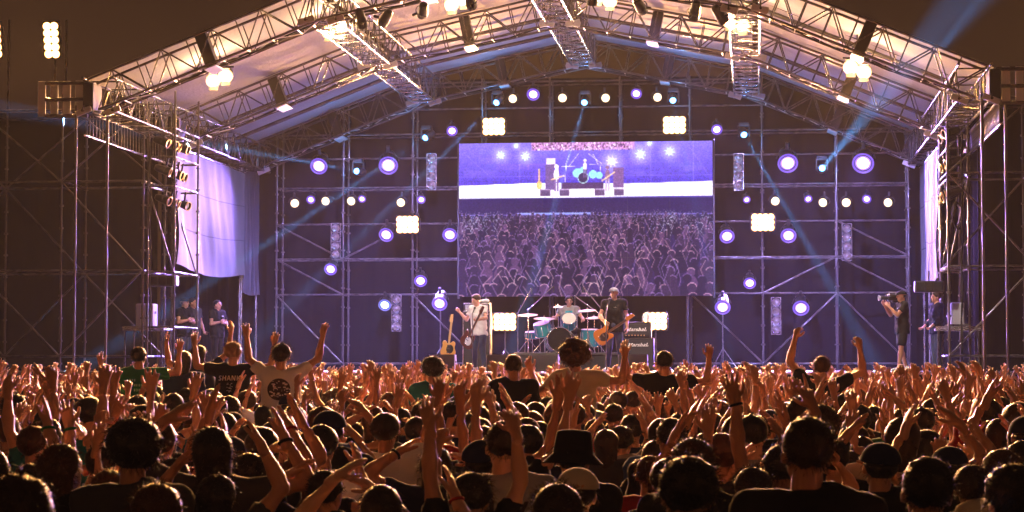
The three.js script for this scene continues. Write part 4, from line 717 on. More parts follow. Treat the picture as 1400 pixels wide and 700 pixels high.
// chrome overhead booms
[[708, 428, 727, 394, 'leaning right at the left of the kit'], [722, 424, 757, 391, 'leaning far right over the left cymbals'], [822, 422, 797, 392, 'leaning left behind the singer'], [786, 405, 824, 432, 'crossing down towards the singer']].forEach(([ax, ay, bx, by, w]) => {
  const z = -6, a = P(ax, ay, z), b = P(bx, by, z), t = thing('overhead_microphone', 'chrome overhead microphone boom ' + w, 'microphone stand', V(a.x, RISER, z), 'overhead booms');
  tube(t, 'pole', V(a.x, RISER, z), a, .014, M.chrome); tube(t, 'boom', a, b, .013, M.chrome); tube(t, 'microphone', b, b.clone().add(V(0, -.14, .02)), .016, M.blackMetal); mesh('joint', new THREE.SphereGeometry(.024, 10, 8), M.chrome, t, a.clone().sub(t.position));
});
{
  const pos = P(778, 480, -5.75).setY(RISER), [t] = person('drummer in a pale shirt seated behind the teal drums', pos, .05, 1.68, {
    hipY: .56, head: [.1, .12, 0], L: { u: [.5, -.75, .35], f: [.1, -.1, .95], n: [0, -1, 0], curl: 1 }, R: { u: [-.5, -.75, .35], f: [-.1, .1, .95], n: [0, -1, 0], curl: 1 },
    legL: { knee: [.26, .5, .38], ank: [.24, .085, .4] }, legR: { knee: [-.26, .5, .38], ank: [-.24, .085, .4] },
  }, { skin: SKIN[3], shirt: SHIRT.grey, trousers: BLACKCLOTH, hair: 'messy', hairMat: HAIRM.brown, print: [0, 0, .2, .2, false, printTexture((x, w, h) => { x.fillStyle = '#1f9aa6'; x.fillRect(20, 30, w - 40, h - 60); x.fillStyle = '#0c4f58'; for (let i = 0; i < 14; i++) x.fillRect(rr(20, 200), rr(40, 190), rr(10, 40), rr(6, 20)); })] });
  mesh('drumstick', new THREE.CylinderGeometry(.006, .008, .4, 6).rotateX(1.2), std([.6, .45, .25], .6), t, V(.28, 1.0, .52)); mesh('drumstick', new THREE.CylinderGeometry(.006, .008, .4, 6).rotateX(1), std([.6, .45, .25], .6), t, V(-.3, 1.04, .52));
  const s = thing('drum_stool', 'round black drum stool under the drummer', 'stool', pos); mesh('seat', lathe([[0, .46], [.15, .46], [.165, .43], [.15, .39], [0, .39]], 20), M.black, s); tube(s, 'post', pos, pos.clone().add(V(0, .4, 0)), .02, M.chrome); for (let k = 0; k < 3; k++) tube(s, 'leg', pos.clone().add(V(0, .2, 0)), pos.clone().add(V(.24 * Math.cos(k * 2.1), 0, .24 * Math.sin(k * 2.1))), .012, M.chrome);
}
// amplifiers
function cabinet(t, w, h, d, y, text) {
  mesh('cabinet', bevelBox(w, h, d, .025), M.black, t, V(0, y + h / 2, 0)); mesh('grille', bevelBox(w - .07, h - (text ? .1 : .07), .012, .004), M.grille, t, V(0, y + h / 2 - (text ? .0 : 0), d / 2 + .004));
  for (const s of [-1, 1]) for (const q of [0, 1]) mesh('corner', bevelBox(.05, .05, .05, .012), M.blackMetal, t, V(s * (w / 2 - .018), y + (q ? h - .018 : .018), d / 2 - .012));
  if (text) { const g = new THREE.PlaneGeometry(.46, .13), m = mesh('lettering', g, text, t, V(.0, y + h / 2 + (h > .5 ? h * .28 : 0), d / 2 + .014)); m.castShadow = false; }
}
const script = printTexture((x, w, h) => { x.fillStyle = '#f2efe8'; x.font = 'italic bold 118px serif'; x.textAlign = 'center'; x.setTransform(1, 0, -.18, 1, 18, 0); x.fillText('Marshall', w / 2, h * .74); }, 512, 150);
{
  const p = P(873, 500, -4.2).setY(DECK); const low = thing('speaker_cabinet', 'black guitar speaker cabinet with white script on the stage floor', 'speaker cabinet', p); cabinet(low, .72, .76, .36, 0, script);
  const up = thing('guitar_amplifier', 'black guitar amplifier with white script stacked on a speaker cabinet', 'amplifier', p.clone().add(V(-.04, .764, 0))); cabinet(up, .68, .36, .3, 0, script); for (let i = 0; i < 7; i++) mesh('knob', new THREE.CylinderGeometry(.012, .014, .02, 10).rotateX(Math.PI / 2), M.brass, up, V(-.24 + i * .07, .05, .168));
  for (const [dx, s] of [[.16, 1], [.26, 1.25]]) { const b = thing('water_bottle', 'small pale bottle standing on the guitar amplifier', 'bottle', up.position.clone().add(V(dx, .36, .05)), 'bottles on the amplifier'); mesh('body', lathe([[0, 0], [.032, 0], [.034, .02], [.034, .13 * s], [.014, .17 * s], [.014, .19 * s], [0, .19 * s]], 14), M.white, b); mesh('cap', new THREE.CylinderGeometry(.016, .016, .02, 12), M.blackMetal, b, V(0, .2 * s, 0)); }
  const q = P(653, 500, -4).setY(DECK), c = thing('speaker_cabinet', 'tall black bass speaker cabinet with silver edges behind the bassist', 'speaker cabinet', q); cabinet(c, .62, 1.36, .42, 0); for (const s of [-1, 1]) mesh('edge_strip', bevelBox(.025, 1.36, .025, .006), M.alu, c, V(s * .31, .68, .21));
  const h = thing('bass_amplifier', 'silver edged bass amplifier rack on the tall cabinet', 'amplifier', q.clone().add(V(0, 1.365, 0))); mesh('case', bevelBox(.6, .2, .4, .02), M.blackMetal, h, V(0, .1, 0)); for (const s of [0, 1]) mesh('edge_strip', bevelBox(.6, .022, .03, .006), M.alu, h, V(0, .012 + s * .176, .2)); mesh('front_panel', bevelBox(.52, .11, .012, .004), M.grey, h, V(0, .1, .203)); for (let i = 0; i < 6; i++) mesh('knob', new THREE.CylinderGeometry(.013, .015, .02, 10).rotateX(Math.PI / 2), M.chrome, h, V(-.2 + i * .08, .1, .215));
  const w = thing('towel', 'crumpled white towel lying on the bass amplifier', 'towel', h.position.clone().add(V(.12, .2, .02))); { const F = new Field([-.2, -.03, -.16], [.2, .16, .16], .014); for (let i = 0; i < 9; i++) F.ell([rr(-.12, .12), .03 + rr(0, .03), rr(-.07, .07)], [rr(.04, .07), rr(.02, .045), rr(.04, .06)], .02); mesh('cloth', F.mod((v, x, y, z) => Math.max(v + .006 * fbm(x * 40, y * 40, z * 40, 2), -y)).geo(), SHIRT.white, w); const side = mesh('hanging_end', sheet(.16, .7, 8, 12, (u, v) => V(.2 + .02 * Math.sin(u * 9), -.72 + v * .72, .1 + u * .14 + .015 * Math.sin(v * 9))), SHIRT.white, w); }
  // spare bass on a stand
  const g = P(613, 476, -1.9); guitar('natural wood electric bass standing upright left of the bassist', g, V(.1, 1, -.12), V(.15, .1, 1), phys([.6, .3, .07], { roughness: .3, clearcoat: 1 }), { neck: .5, neckMat: std([.62, .4, .16], .4), board: std([.5, .32, .13], .45), scale: .95, cat: 'bass guitar' });
  const s = thing('guitar_stand', 'black tripod guitar stand under the upright bass', 'guitar stand', V(g.x, DECK, g.z - .1)), so = s.position; tube(s, 'post', so, V(so.x, g.y + .3, so.z), .012, M.blackMetal); for (let k = 0; k < 3; k++) tube(s, 'leg', V(so.x, DECK + .25, so.z), V(so.x + .28 * Math.cos(k * 2.1 + .5), DECK, so.z + .28 * Math.sin(k * 2.1 + .5)), .012, M.blackMetal); for (const e of [-1, 1]) tube(s, 'cradle_arm', V(so.x, g.y - .2, so.z), V(so.x + e * .1, g.y - .23, so.z + .16), .01, M.blackMetal);
}
// floor monitors
[[606, 1.2, .5, 'left of the bassist'], [686, 1.1, .56, 'between the bassist and the drums'], [745, 1.15, .56, 'in front of the drum riser'], [866, 1.05, .56, 'right of the singer']].forEach(([px, z, w, lab]) => {
  const p = P(px, 500, z).setY(DECK), t = thing('floor_monitor', 'grey wedge floor monitor ' + lab, 'floor monitor', p, 'floor monitors'), s = new THREE.Shape([[-.22, 0], [.16, 0], [.2, .06], [.03, .34], [-.18, .34]].map(([a, b]) => new THREE.Vector2(a, b)));
  mesh('case', new THREE.ExtrudeGeometry(s, { depth: w, bevelEnabled: true, bevelSize: .01, bevelThickness: .01, bevelSegments: 1 }).translate(0, 0, -w / 2).rotateY(Math.PI / 2), std([.11, .105, .1], .75), t);
  for (const e of [-1, 1]) mesh('side_lit_end', new THREE.ExtrudeGeometry(s, { depth: .006, bevelEnabled: false }).rotateY(Math.PI / 2).translate(e * (w / 2 + .014) - .003, .006, 0), std([.4, .4, .44], .6), t);  // ends coloured paler than the case, to stand for light from the side
  for (const e of [-1, 1]) mesh('handle', bevelBox(.012, .05, .11, .005), M.black, t, V(e * (w / 2 + .022), .2, .05)); 
});
// ------------------------------------------------------------------ crew in the wings
const crossed = (o = {}) => ({ head: o.head || [0, 0, 0], L: { u: [.28, -.92, .22], f: [-.85, .12, .5], n: [0, -.2, -1], curl: .5 }, R: { u: [-.28, -.92, .22], f: [.85, .2, .45], n: [0, -.2, -1], curl: .5 }, lean: [0, -.01] });
person('bareheaded security man in a black t-shirt with folded arms under the pale banner', P(297, 505, -6.9).setY(DECK), 1.0, 1.72, crossed({ head: [.3, -.05, 0] }), { skin: SKIN[2], shirt: SHIRT.black, trousers: BLACKCLOTH, hair: 'short', hairMat: HAIRM.black, print: [.07, .04, .07, .05, false, printTexture((x, w, h) => { x.fillStyle = '#ccd'; x.beginPath(); x.ellipse(w / 2, h / 2, w * .4, h * .3, 0, 0, 7); x.fill(); })] });
person('security man in a dark cap and black t-shirt with folded arms by the silvery pole', P(252, 505, -6.1).setY(DECK), 1.05, 1.76, crossed({ head: [.35, 0, 0] }), { skin: SKIN[1], shirt: SHIRT.black, trousers: DENIM, hair: 'short', hairMat: HAIRM.fair, hat: 'cap', hatMat: SHIRT.black });
person('crewman in a dark shirt standing behind the security man in a cap', P(263, 505, -6.9).setY(DECK), .9, 1.78, { head: [.4, .05, 0], L: { u: [.2, -.97, .05], f: [-.1, -.75, .6], curl: .7 }, R: { u: [-.2, -.97, .05], f: [.3, -.7, .6], curl: .7 } }, { skin: SKIN[2], shirt: SHIRT.charcoal, trousers: BLACKCLOTH, hair: 'short', hairMat: HAIRM.black });
{
  const pos = P(1234, 511, -.6).setY(DECK), [t, G] = person('cameraman in a cap, black t-shirt and shorts with a camera on his shoulder', pos, -1.35, 1.68, {
    head: [0, .05, 0], L: { u: [.12, -.72, .55], f: [-.2, .72, .6], n: [-.6, .3, 0], curl: .6 }, R: { u: [-.2, -.66, .6], f: [.05, .8, .5], n: [.6, .2, 0], curl: .6 },
    legL: { knee: [.12, .49, .06], ank: [.14, .085, .12] }, legR: { knee: [-.11, .49, .0], ank: [-.15, .085, -.12] },
  }, { skin: SKIN[1], shirt: SHIRT.black, trousers: BLACKCLOTH, hair: 'short', hairMat: HAIRM.black, hat: 'cap', hatMat: SHIRT.black, bareLegs: true, shoes: SHIRT.white, print: [.06, .05, .09, .06, false, printTexture((x, w, h) => { x.fillStyle = '#b9c4cc'; x.fillRect(30, 60, w - 60, h - 120); x.fillStyle = '#222'; x.fillRect(50, 90, w - 100, 30); })] });
  t.updateMatrixWorld(true); const c = thing('video_camera', 'black shoulder video camera with a pale lens hood held by the cameraman', 'video camera', toWorld(t, [-.06, 1.57, .17])); c.rotation.y = -1.35; c.scale.setScalar(.84);
  mesh('body', bevelBox(.12, .16, .3, .02), M.blackMetal, c); mesh('lens_barrel', new THREE.CylinderGeometry(.05, .045, .2, 16).rotateX(Math.PI / 2), M.black, c, V(0, -.01, .24)); mesh('lens_hood', lathe([[.05, 0], [.075, .05], [.07, .05], [.046, 0]], 18).rotateX(Math.PI / 2), M.grey, c, V(0, -.01, .33)); mesh('front_glass', new THREE.SphereGeometry(.045, 14, 8).scale(1, 1, .4), M.glassOff, c, V(0, -.01, .335)); mesh('viewfinder', bevelBox(.06, .06, .16, .012), M.blackMetal, c, V(.1, .05, .06)); mesh('handle', bevelBox(.03, .03, .2, .01), M.grey, c, V(0, .13, .02)); for (const s of [-1, 1]) mesh('handle_post', bevelBox(.025, .06, .025, .006), M.grey, c, V(0, .1, .02 + s * .085)); mesh('battery', bevelBox(.1, .14, .06, .01), M.black, c, V(0, 0, -.18)); mesh('shoulder_pad', bevelBox(.1, .04, .2, .015), M.black, c, V(0, -.1, -.06));
  const bd = thing('pass_card', 'white pass card hanging on the cameraman chest', 'pass card', toWorld(t, [-.12, 1.2, .02]).add(V(.03, -.02, .16))); mesh('card', bevelBox(.09, .13, .006, .002), M.white, bd); mesh('card_print', new THREE.PlaneGeometry(.07, .05), M.grey, bd, V(0, .015, .005));
}
person('crewman in a dark jacket standing between poles right of the cameraman', P(1281, 508, -2.1).setY(DECK), -1.2, 1.7, { head: [-.1, 0, 0], L: { u: [.18, -.97, .1], f: [-.2, -.6, .7], curl: .7 }, R: { u: [-.18, -.97, .1], f: [.2, -.6, .7], curl: .7 } }, { skin: SKIN[1], shirt: SHIRT.navy, sleeve: 1.8, trousers: DENIM, hair: 'messy', hairMat: HAIRM.brown });
// side-fill speakers and platforms in the wings
for (const [px, z, lab, s] of [[202, -1.9, 'grey speaker box on a side platform in the left lamp tower', 1], [1308, -1.9, 'grey speaker box on a side platform in the right wing', .7]]) {
  const y = P(px, 447, z).y, x = P(px, 447, z).x, pf = thing('side_platform', 'small metal platform under the ' + lab.slice(0, 16) + (s === 1 ? ' left of the stage' : ' right of the stage'), 'platform', V(x, y - .06, z)); mesh('top', bevelBox(.95, .06, .8, .01), M.alu, pf); for (const q of [-1, 1]) mesh('edge_rail', bevelBox(.95, .04, .03, .008), M.alu, pf, V(0, .05, q * .385));
  for (const a of [-1, 1]) for (const b of [-1, 1]) tube(pf, 'leg', V(x + a * .42, DECK, z + b * .35), V(x + a * .42, y - .09, z + b * .35), .022, M.steel);
  const t = thing('side_speaker', lab, 'speaker', V(x, y - .03 + .01, z + .1)); const g = mesh('case', bevelBox(.4 * s, .52, .4, .03), std([.36, .36, .42], .5), t, V(0, .28, 0)); mesh('grille', bevelBox(.34 * s, .44, .012, .004), M.grey, t, V(0, .28, .205)); mesh('badge', bevelBox(.03, .03, .006, .002), M.white, t, V(.15 * s, .4, .214)); mesh('handle', bevelBox(.012, .06, .12, .005), M.black, t, V(.206 * s, .34, 0));
}
// dark lamp housings hung low on the towers
for (const [px, py, s, lab] of [[224, 384, 1, 'left'], [1270, 392, -1, 'right']]) { const p = P(px, py, -1.4), t = thing('strip_light', 'unlit black strip light box hung on the ' + lab + ' lamp tower', 'lamp', p, 'unlit strip lights'); mesh('housing', bevelBox(.62, .24, .26, .02), M.blackMetal, t); for (let k = 0; k < 3; k++) mesh('cell', bevelBox(.17, .18, .02, .01), M.black, t, V((k - 1) * .19, 0, .135)); tube(t, 'hanger', p.clone().add(V(0, .1, 0)), p.clone().add(V(0, .34, 0)), .015, M.blackMetal); }
// ------------------------------------------------------------------ the crowd, facing the stage
const j = (a) => a.map((v) => v + rr(-.22, .22));
const both = (u, f, n, extra = {}) => ({ L: { u: j(u), f: j(f), n, ...extra }, R: { u: j([-u[0], u[1], u[2]]), f: j([-f[0], f[1], f[2]]), n: [-n[0], n[1], n[2]], ...extra } });
const DOWN = (s) => ({ u: [s * .16, -.97, .05], f: [s * .05, -.85, .5], n: [-s, 0, 0], curl: .5 });
const ACTS = {
  'clapping both hands overhead': () => both([.6, .42, .42], [-.42, .9, .05], [-1, 0, .1], { curl: .14, spread: .5 }),
  'both arms spread in a wide V': () => both([.8, .3, .2], [.16, 1, .1], [.1, 0, 1], { curl: .25, spread: 1 }),
  'both arms stretched up': () => both([.35, .75, .3], [.02, 1, .15], [-.3, 0, 1], { curl: .3, spread: .9 }),
  'clapping before the face': () => both([.5, -.1, .72], [-.46, .86, .12], [-1, 0, 0], { curl: .12 }),
  'elbows wide, hands joined above the hair': () => both([.9, .3, .1], [-.68, .72, .1], [-1, 0, .2], { curl: .15 }),
  'raising an open right hand': () => ({ R: { u: j([-.4, .55, .45]), f: j([0, 1, .15]), n: [.1, 0, 1], curl: .25, spread: 1 }, L: DOWN(1) }),
  'raising a left fist': () => ({ L: { u: j([.5, .25, .6]), f: j([-.05, 1, .12]), n: [-.3, 0, 1], curl: 1.25 }, R: DOWN(-1) }),
  'watching with arms down': () => ({ L: DOWN(1), R: DOWN(-1) }),
  'waving both hands beside the head': () => both([.62, -.05, .6], [.05, .96, .1], [-.2, 0, 1], { curl: .35, spread: .8 }),
};
const ACTN = Object.keys(ACTS), WEIGHT = [0, 0, 0, 1, 2, 3, 3, 4, 4, 5, 6, 7, 8, 8], NEARW = [0, 0, 0, 0, 1, 2, 2, 3, 4, 4, 4, 5, 5, 6, 7, 7, 8, 8], FARW = [0, 0, 0, 1, 2, 2, 3, 4, 5, 8, 8];
const poseSet = { near: [], mid: [] };
for (const [lod, list] of [['near', [0, 1, 2, 3, 4, 5, 6, 7, 7, 8, 0, 4]], ['mid', [0, 0, 0, 0, 1, 1, 2, 2, 3, 3, 4, 4, 4, 5, 5, 6, 7, 7, 8, 8]]]) for (const a of list) {
  const pose = { ...ACTS[ACTN[a]](), head: [rr(-.3, .3), rr(-.22, .05), rr(-.08, .08)], lean: [rr(-.03, .03), rr(0, .05)] }, o = { thin: rnd() < .4, girth: rr(.9, 1.05), sleeve: .58 };
  for (const q of ['L', 'R']) if (pose[q].f[1] > 0) pose[q].h = add(unit(pose[q].f), [rr(-.3, .3), 0, rr(-.15, .45)]);
  poseSet[lod].push({ act: a, G: buildPose(pose, lod, o), pose, o });
}
const poseFor = (lod, act) => { const c = poseSet[lod].filter((p) => p.act === act); return c[Math.floor(rnd() * c.length)]; };
const SHN = ['black', 'black', 'black', 'black', 'black', 'black', 'black', 'charcoal', 'charcoal', 'navy', 'navy', 'navy', 'grey', 'white', 'white', 'cream', 'green', 'red', 'teal', 'blue'], HS = ['short', 'short', 'short', 'messy', 'messy', 'messy', 'bob', 'bob', 'long', 'tail', 'curly'], HW = { short: 'short', messy: 'tousled', bob: 'bobbed', long: 'long', tail: 'tied back', curly: 'bushy curly', afro: 'big frizzy' }, HC = ['black', 'black', 'black', 'brown', 'brown', 'chestnut'];
const band = new THREE.TorusGeometry(.031, .008, 6, 14);
const spots = [];
function fan(x, z, s, lod, act, o) { // s: height over 1.70 m
  const { G } = o.pose || poseFor(lod, act), hat = o.hat ? { cap: 'a dark cap', bucket: 'a ' + o.hatName + ' bucket hat', straw: 'a pale straw hat' }[o.hat] : null;
  const label = `concertgoer in ${o.shirtName} shirt with ${hat ? hat : HW[o.hair] + ' ' + o.hairName + ' hair'}, ${ACTN[act]}`;
  const t = thing('person', o.label || label, 'person', V(x, 0, z), 'people in the crowd'); t.rotation.y = Math.PI + (o.turn ?? rr(-.35, .35)) + Math.atan2(x, z + 14) * .8; t.scale.setScalar(s);
  dress(t, G, { skin: o.skin || pick(SKIN), shirt: SHIRT[o.shirtName], trousers: pick([DENIM, BLACKCLOTH, KHAKI]), hair: o.hair, hairMat: HAIRM[o.hairName], hat: o.hat, hatMat: o.hatMat || SHIRT.navy, hatBack: o.hatBack, lod });
  if (lod === 'near' && rnd() < .4) { const q = pick(['L', 'R']), b = mesh('wristband', band, pick([SHIRT.black, SHIRT.white, SHIRT.green, SHIRT.red]), t, V(...add(G.S.wr[q], unit(G.S.hd[q].d), -.02))); b.quaternion.setFromUnitVectors(V(0, 0, 1), V(...unit(G.S.hd[q].d))); }
  spots.push([x, z]); return [t, G];
}
const randomLook = () => { const hair = pick(HS), o = { shirtName: pick(SHN), hair, hairName: pick(HC) }; if (rnd() < .09) { o.hat = 'cap'; o.hatBack = rnd() < .3; o.hair = 'short'; } else if (rnd() < .015) { o.hat = 'straw'; o.hatMat = SHIRT.cream; } return o; };
// people near the photographer, from their heads: [px, py of head centre, width of the hair in px, look, act]
const W = { short: .182, messy: .205, curly: .24, bob: .19, long: .188, tail: .175, afro: .31, cap: .2, bucket: .3, straw: .37 };
const heroes = [
  [181, 624, 82, { shirtName: 'charcoal', hair: 'curly', hairName: 'black', turn: .1 }, 7], [88, 645, 62, { shirtName: 'black', hair: 'bob', hairName: 'chestnut', turn: -.7 }, 7], [34, 720, 112, { shirtName: 'black', hair: 'messy', hairName: 'brown' }, 7],
  [330, 655, 60, { shirtName: 'black', hair: 'messy', hairName: 'black' }, 0], [408, 655, 54, { shirtName: 'black', hair: 'bob', hairName: 'chestnut' }, 4], [208, 712, 84, { shirtName: 'white', hair: 'messy', hairName: 'chestnut' }, 7],
  [690, 614, 56, { shirtName: 'grey', hair: 'short', hairName: 'black', turn: 0, print: 1 }, 7], [457, 590, 44, { shirtName: 'black', hair: 'short', hairName: 'black', hat: 'cap' }, 7], [526, 588, 37, { shirtName: 'black', hair: 'short', hairName: 'black' }, 4], [590, 640, 50, { shirtName: 'navy', hair: 'long', hairName: 'black' }, 4],
  [782, 630, 86, { shirtName: 'black', hair: 'short', hairName: 'black', hat: 'bucket', hatName: 'black', hatMat: SHIRT.black }, 7], [790, 678, 62, { shirtName: 'white', hair: 'short', hairName: 'brown', hat: 'cap', hatBack: true, hatMat: SHIRT.cream }, 7], [842, 606, 40, { shirtName: 'grey', hair: 'messy', hairName: 'black' }, 0],
  [920, 601, 44, { shirtName: 'black', hair: 'short', hairName: 'black' }, 7], [955, 640, 64, { shirtName: 'black', hair: 'messy', hairName: 'chestnut' }, 7], [945, 682, 88, { shirtName: 'charcoal', hair: 'messy', hairName: 'black', turn: .1 }, 7], [888, 676, 46, { shirtName: 'red', hair: 'tail', hairName: 'chestnut' }, 7],
  [1116, 622, 72, { shirtName: 'black', hair: 'short', hairName: 'brown', turn: .05 }, 7], [1022, 690, 62, { shirtName: 'navy', hair: 'messy', hairName: 'brown' }, 0], [1062, 644, 58, { shirtName: 'black', hair: 'messy', hairName: 'black' }, 2], [1212, 640, 54, { shirtName: 'black', hair: 'short', hairName: 'black', hat: 'cap' }, 7], [1280, 676, 76, { shirtName: 'blue', hair: 'short', hairName: 'black', turn: -.1 }, 7],
  [1334, 606, 66, { shirtName: 'red', hair: 'short', hairName: 'black', hat: 'bucket', hatName: 'dark red', hatMat: SHIRT.red }, 3], [1160, 650, 44, { shirtName: 'black', hair: 'short', hairName: 'black' }, 0], [1095, 572, 42, { shirtName: 'black', hair: 'short', hairName: 'brown' }, 7], [1125, 588, 50, { shirtName: 'charcoal', hair: 'messy', hairName: 'brown' }, 7], [1055, 582, 34, { shirtName: 'black', hair: 'short', hairName: 'black' }, 0], [1378, 650, 56, { shirtName: 'cream', hair: 'bob', hairName: 'chestnut' }, 7], [1396, 690, 84, { shirtName: 'black', hair: 'messy', hairName: 'black' }, 7],
  [240, 700, 58, { shirtName: 'black', hair: 'messy', hairName: 'black' }, 0], [440, 690, 56, { shirtName: 'black', hair: 'short', hairName: 'black' }, 4], [12, 562, 36, { shirtName: 'black', hair: 'messy', hairName: 'black' }, 0], [762, 712, 82, { shirtName: 'black', hair: 'messy', hairName: 'brown' }, 7], [520, 712, 66, { shirtName: 'black', hair: 'long', hairName: 'brown' }, 4], [285, 700, 62, { shirtName: 'charcoal', hair: 'bob', hairName: 'black' }, 0], [636, 700, 66, { shirtName: 'black', hair: 'messy', hairName: 'black' }, 2], [1330, 690, 60, { shirtName: 'cream', hair: 'messy', hairName: 'brown' }, 7],
];
const HEY = printTexture((x, w, h) => { x.fillStyle = '#181512'; x.textAlign = 'center'; x.font = 'bold 110px sans-serif'; x.fillText('HEY', w / 2, h * .48); x.font = 'bold 64px sans-serif'; }, 256, 256);
for (const [px, py, w, o, act] of heroes) {
  const d = FOCAL * W[o.hat === 'bucket' ? 'bucket' : o.hat === 'straw' ? 'straw' : o.hair] / w, p = P(px, py, CAM.z - d), s = THREE.MathUtils.clamp(p.y / 1.6, .86, 1.1);
  const [t, G] = fan(p.x, p.z, s, 'near', act, { ...o, skin: SKIN[Math.floor(rnd() * 4)] });
  if (o.print) { const g = printGeo(G.S, { girth: 1 }, 0, -.02, .3, .3, true), uv = g.attributes.uv; for (let i = 0; i < uv.count; i++) uv.setXY(i, uv.getX(i) / .3, uv.getY(i) / .3); mesh('shirt_print', g, HEY, t); }
}
// riders on shoulders: [px, py of the hair top, distance, look, arms, label]
const lines = (n, c) => printTexture((x, w, h) => { x.fillStyle = c; for (let i = 0; i < n; i++) for (let q = 0; q < 9; q++) if (rnd() < .8) x.fillRect(24 + q * 24, h * .2 + i * h * .6 / n, rr(12, 22), h * .3 / n); });
const SHANK = printTexture((x, w, h) => { x.fillStyle = '#c9c2bb'; x.textAlign = 'center'; x.font = 'bold 72px sans-serif'; x.fillText('SHANK', w / 2, h * .4); for (let i = 0; i < 16; i++) x.fillRect(w / 2 + rr(-40, 30), h * .5 + rr(0, 90), rr(5, 26), rr(4, 12)); });
const blob = (c, f) => printTexture((x, w, h) => { x.fillStyle = c; x.beginPath(); x.ellipse(w / 2, h / 2, w * .42, h * .4, 0, 0, 7); x.fill(); x.fillStyle = f; for (let i = 0; i < 40; i++) x.fillRect(rr(40, 200), rr(40, 210), rr(6, 30), rr(4, 14)); });
const arms = (L, R) => ({ L, R }), hd = (u, f, n, curl = .3, spread = .8) => ({ u, f, n, curl, spread });
const riders = [
  [190, 471, 24, 'green', 'short', 'black', arms(hd([.75, -.35, .3], [.2, .95, .2], [-.2, 0, 1]), hd([-.7, .05, .4], [-.05, 1, .1], [0, 0, 1])), 'person in a green t-shirt with pale lettering raised above the crowd', lines(3, '#9fd0b4')],
  [251, 477, 24.5, 'navy', 'bob', 'black', arms(DOWN(1), DOWN(-1)), 'person in a navy shirt with bobbed hair raised above the crowd, arms down', null],
  [272, 469, 26, 'navy', 'bob', 'black', arms(hd([.75, .25, .2], [.15, 1, .05], [-.8, 0, .4]), hd([-.6, .6, .2], [-.1, 1, .1], [.8, 0, .3])), 'person in a navy shirt with dark bobbed hair clapping above the crowd', null],
  [318, 466, 24, 'black', 'messy', 'fair', arms(hd([.85, .15, .1], [.12, 1, .05], [0, 0, 1]), hd([-.85, .15, .1], [-.12, 1, .05], [0, 0, 1])), 'fair haired person in a black lettered t-shirt raising both forearms above the crowd', SHANK],
  [384, 468, 21.5, 'white', 'messy', 'brown', arms(hd([.5, .4, .35], [.14, .95, .25], [.3, .6, .6]), hd([-.5, .4, .35], [-.14, .95, .25], [-.3, .6, .6])), 'person in a white t-shirt with a dark back print holding both arms up', blob('#2a2423', '#d8cfc4')],
  [592, 488, 22, 'teal', 'curly', 'black', arms(DOWN(1), DOWN(-1)), 'person with bushy black hair in a teal shirt below the bassist monitor', null],
  [702, 481, 21, 'black', 'short', 'brown', arms(DOWN(1), DOWN(-1)), 'person with short brown hair in a black shirt raised before the bassist', null],
  [786, 459, 21, 'cream', 'afro', 'chestnut', arms(hd([.75, -.5, .35], [.35, .85, .2], [-.2, 0, 1]), hd([-.9, -.1, .2], [-.1, 1, .1], [.3, 0, 1], 1.1)), 'person with a big frizzy afro in a cream shirt raising both arms before the stage', null],
  [908, 476, 22, 'black', 'short', 'black', arms(hd([.6, .1, .5], [.1, 1, .05], [-.3, 0, 1]), hd([-.75, .0, .4], [-.1, 1, .1], [.3, 0, 1])), 'person in a black shirt with short hair raising both hands before the floor blinder', null],
  [1123, 483, 22, 'black', 'short', 'chestnut', arms(hd([.55, .75, .2], [-.25, 1, .1], [-.5, 0, .8], .9), hd([-.85, .45, .1], [.12, 1, .1], [.4, 0, .8], .9)), 'person in a black t-shirt with a pale back print holding both fists high', blob('#3a3438', '#c8bcb6')],
];
for (const [px, top, d, shirt, hair, hc, a, label, pr] of riders) {
  const z = CAM.z - d, p = P(px, top, z), hip = p.y - (hair === 'afro' ? .9 : .83), hy = .45;
  const pose = { hipY: hy, ...a, head: [rr(-.25, .25), rr(-.15, .05), 0], lean: [0, .02], legL: { knee: [.17, hy + .02, .4], ank: [.14, hy - .4, .42] }, legR: { knee: [-.17, hy + .02, .4], ank: [-.14, hy - .4, .42] } };
  const [t] = person(label, V(p.x, hip - hy, z), Math.PI + rr(-.15, .15), 1.7, pose, { lod: 'near', skin: pick(SKIN), shirt: SHIRT[shirt], trousers: DENIM, hair, hairMat: HAIRM[hc], hem: hy - .08, print: pr ? [0, -.02, .28, .28, true, pr] : null }, 'people riding on shoulders');
  // the one who carries
  const sc = THREE.MathUtils.clamp((hip - .05) / 1.4, .82, 1.05);
  fan(p.x, z - .16, sc, 'mid', 7, { shirtName: pick(SHN), hair: 'short', hairName: 'black', turn: 0 });
}
// sight lines that the photograph leaves open: nobody right before a rider lifts the arms
const clear = riders.map(([px, , d]) => [px, d]), open = (x, z) => { const q = V(x, 1.7, z).project(camera), px = (q.x + 1) * 700, d = CAM.z - z; return clear.some(([a, b]) => d < b && d > b - 9 && Math.abs(px - a) < 34); };
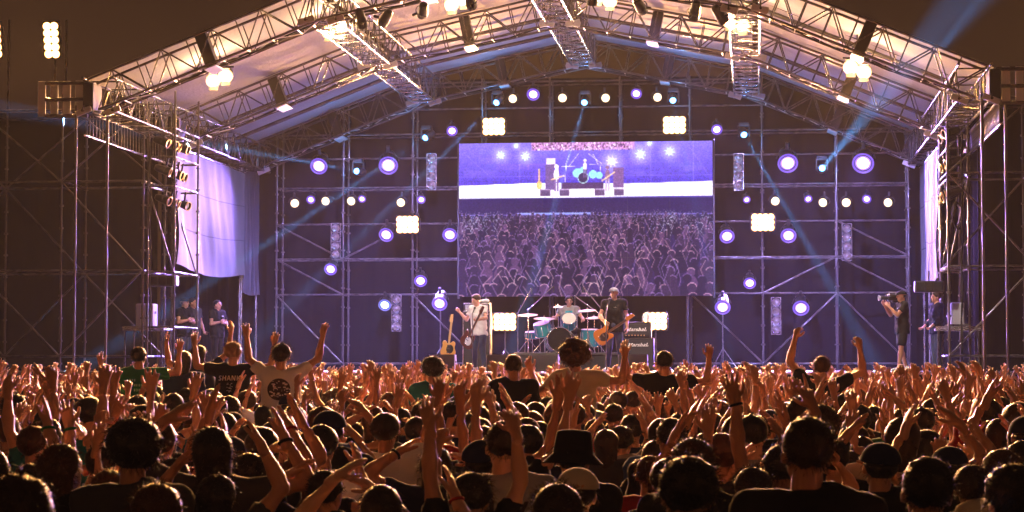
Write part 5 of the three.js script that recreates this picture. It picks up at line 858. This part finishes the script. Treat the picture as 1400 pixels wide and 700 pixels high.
// everybody else: the nearest ones singly, the far ones as one mass
const rest = [];
for (let d = 9.6, row = 0; d < 40.2; d += d > 20 ? .53 : .6, row++) {
  const z = CAM.z - d, x0 = P(-30, 560, z).x, x1 = P(1430, 560, z).x, step = d > 20 ? .47 : .54;
  for (let x = x0 + (row % 2) * step / 2; x < x1; x += step) {
    const fx = x + rr(-.14, .14), fz = z + rr(-.17, .17); if (rnd() < .06) continue;
    if (spots.some(([a, b]) => Math.hypot(a - fx, b - fz) < .42)) continue; rest.push([fx, fz, d]);
  }
}
rest.sort((a, b) => a[2] - b[2]);
const singles = Math.max(0, 300 - spots.length - riders.length);
const farGroup = new THREE.Group(); farGroup.name = 'distant_crowd'; tag(farGroup, 'dense far part of the crowd with raised hands below the stage', 'crowd', null, 'stuff'); scene.add(farGroup);
const paint = (g, c) => { const n = g.attributes.position.count, a = new Float32Array(n * 3); for (let i = 0; i < n; i++) { a[i * 3] = c.r; a[i * 3 + 1] = c.g; a[i * 3 + 2] = c.b; } const q = new THREE.BufferGeometry(); q.setAttribute('position', g.attributes.position); q.setAttribute('normal', g.attributes.normal); q.setIndex(g.index); q.setAttribute('color', new THREE.BufferAttribute(a, 3)); return q; };
const buckets = [];
const calm = [];
for (let v = 0; v < 30; v++) {
  const { G } = poseFor('mid', v > 25 ? 7 : pick(FARW)), o = randomLook(), h = hairGeo(o.hair, 'mid').clone().applyMatrix4(G.S.hm);
  buckets.push({ g: mergeGeometries([paint(G.skin, pick(SKIN).color), paint(G.shirt, SHIRT[o.shirtName].color), paint(G.trousers, DENIM.color), paint(h, HAIRM[o.hairName].color)]), list: [] }); if (v > 25) calm.push(buckets[v]);
}
rest.forEach(([x, z, d], i) => {
  const s = rr(.85, .99);
  if (i < singles) { const o = randomLook(), a = open(x, z) ? 7 : pick(d < 17 ? NEARW : FARW), near = d < 9.8; fan(x, z, s * .985, near ? 'near' : 'mid', a, o); } else {
    const m = new THREE.Matrix4().compose(V(x, d > 38 ? 0 : 0, z), new THREE.Quaternion().setFromAxisAngle(UPV, Math.PI + rr(-.4, .4) + Math.atan2(x, z + 14) * .8), V(s, s, s)); (open(x, z) ? calm : buckets)[Math.floor(rnd() * (open(x, z) ? calm.length : buckets.length))].list.push(m);
  }
});
const mass = new THREE.MeshPhysicalMaterial({ vertexColors: true, roughness: .55, specularIntensity: .7 });
for (const { g, list } of buckets) if (list.length) { const m = new THREE.InstancedMesh(g, mass, list.length); m.name = 'person_group'; list.forEach((q, i) => m.setMatrixAt(i, q)); m.castShadow = m.receiveShadow = true; farGroup.add(m); }
console.log('people', spots.length + riders.length, 'rest', rest.length - singles);
let tris = 0; const geoTris = new Set(); scene.traverse((o) => { if (o.isMesh && !o.isInstancedMesh) tris += (o.geometry.index ? o.geometry.index.count : o.geometry.attributes.position.count) / 3; }); console.log('triangles', Math.round(tris));
renderer.render(scene, camera);
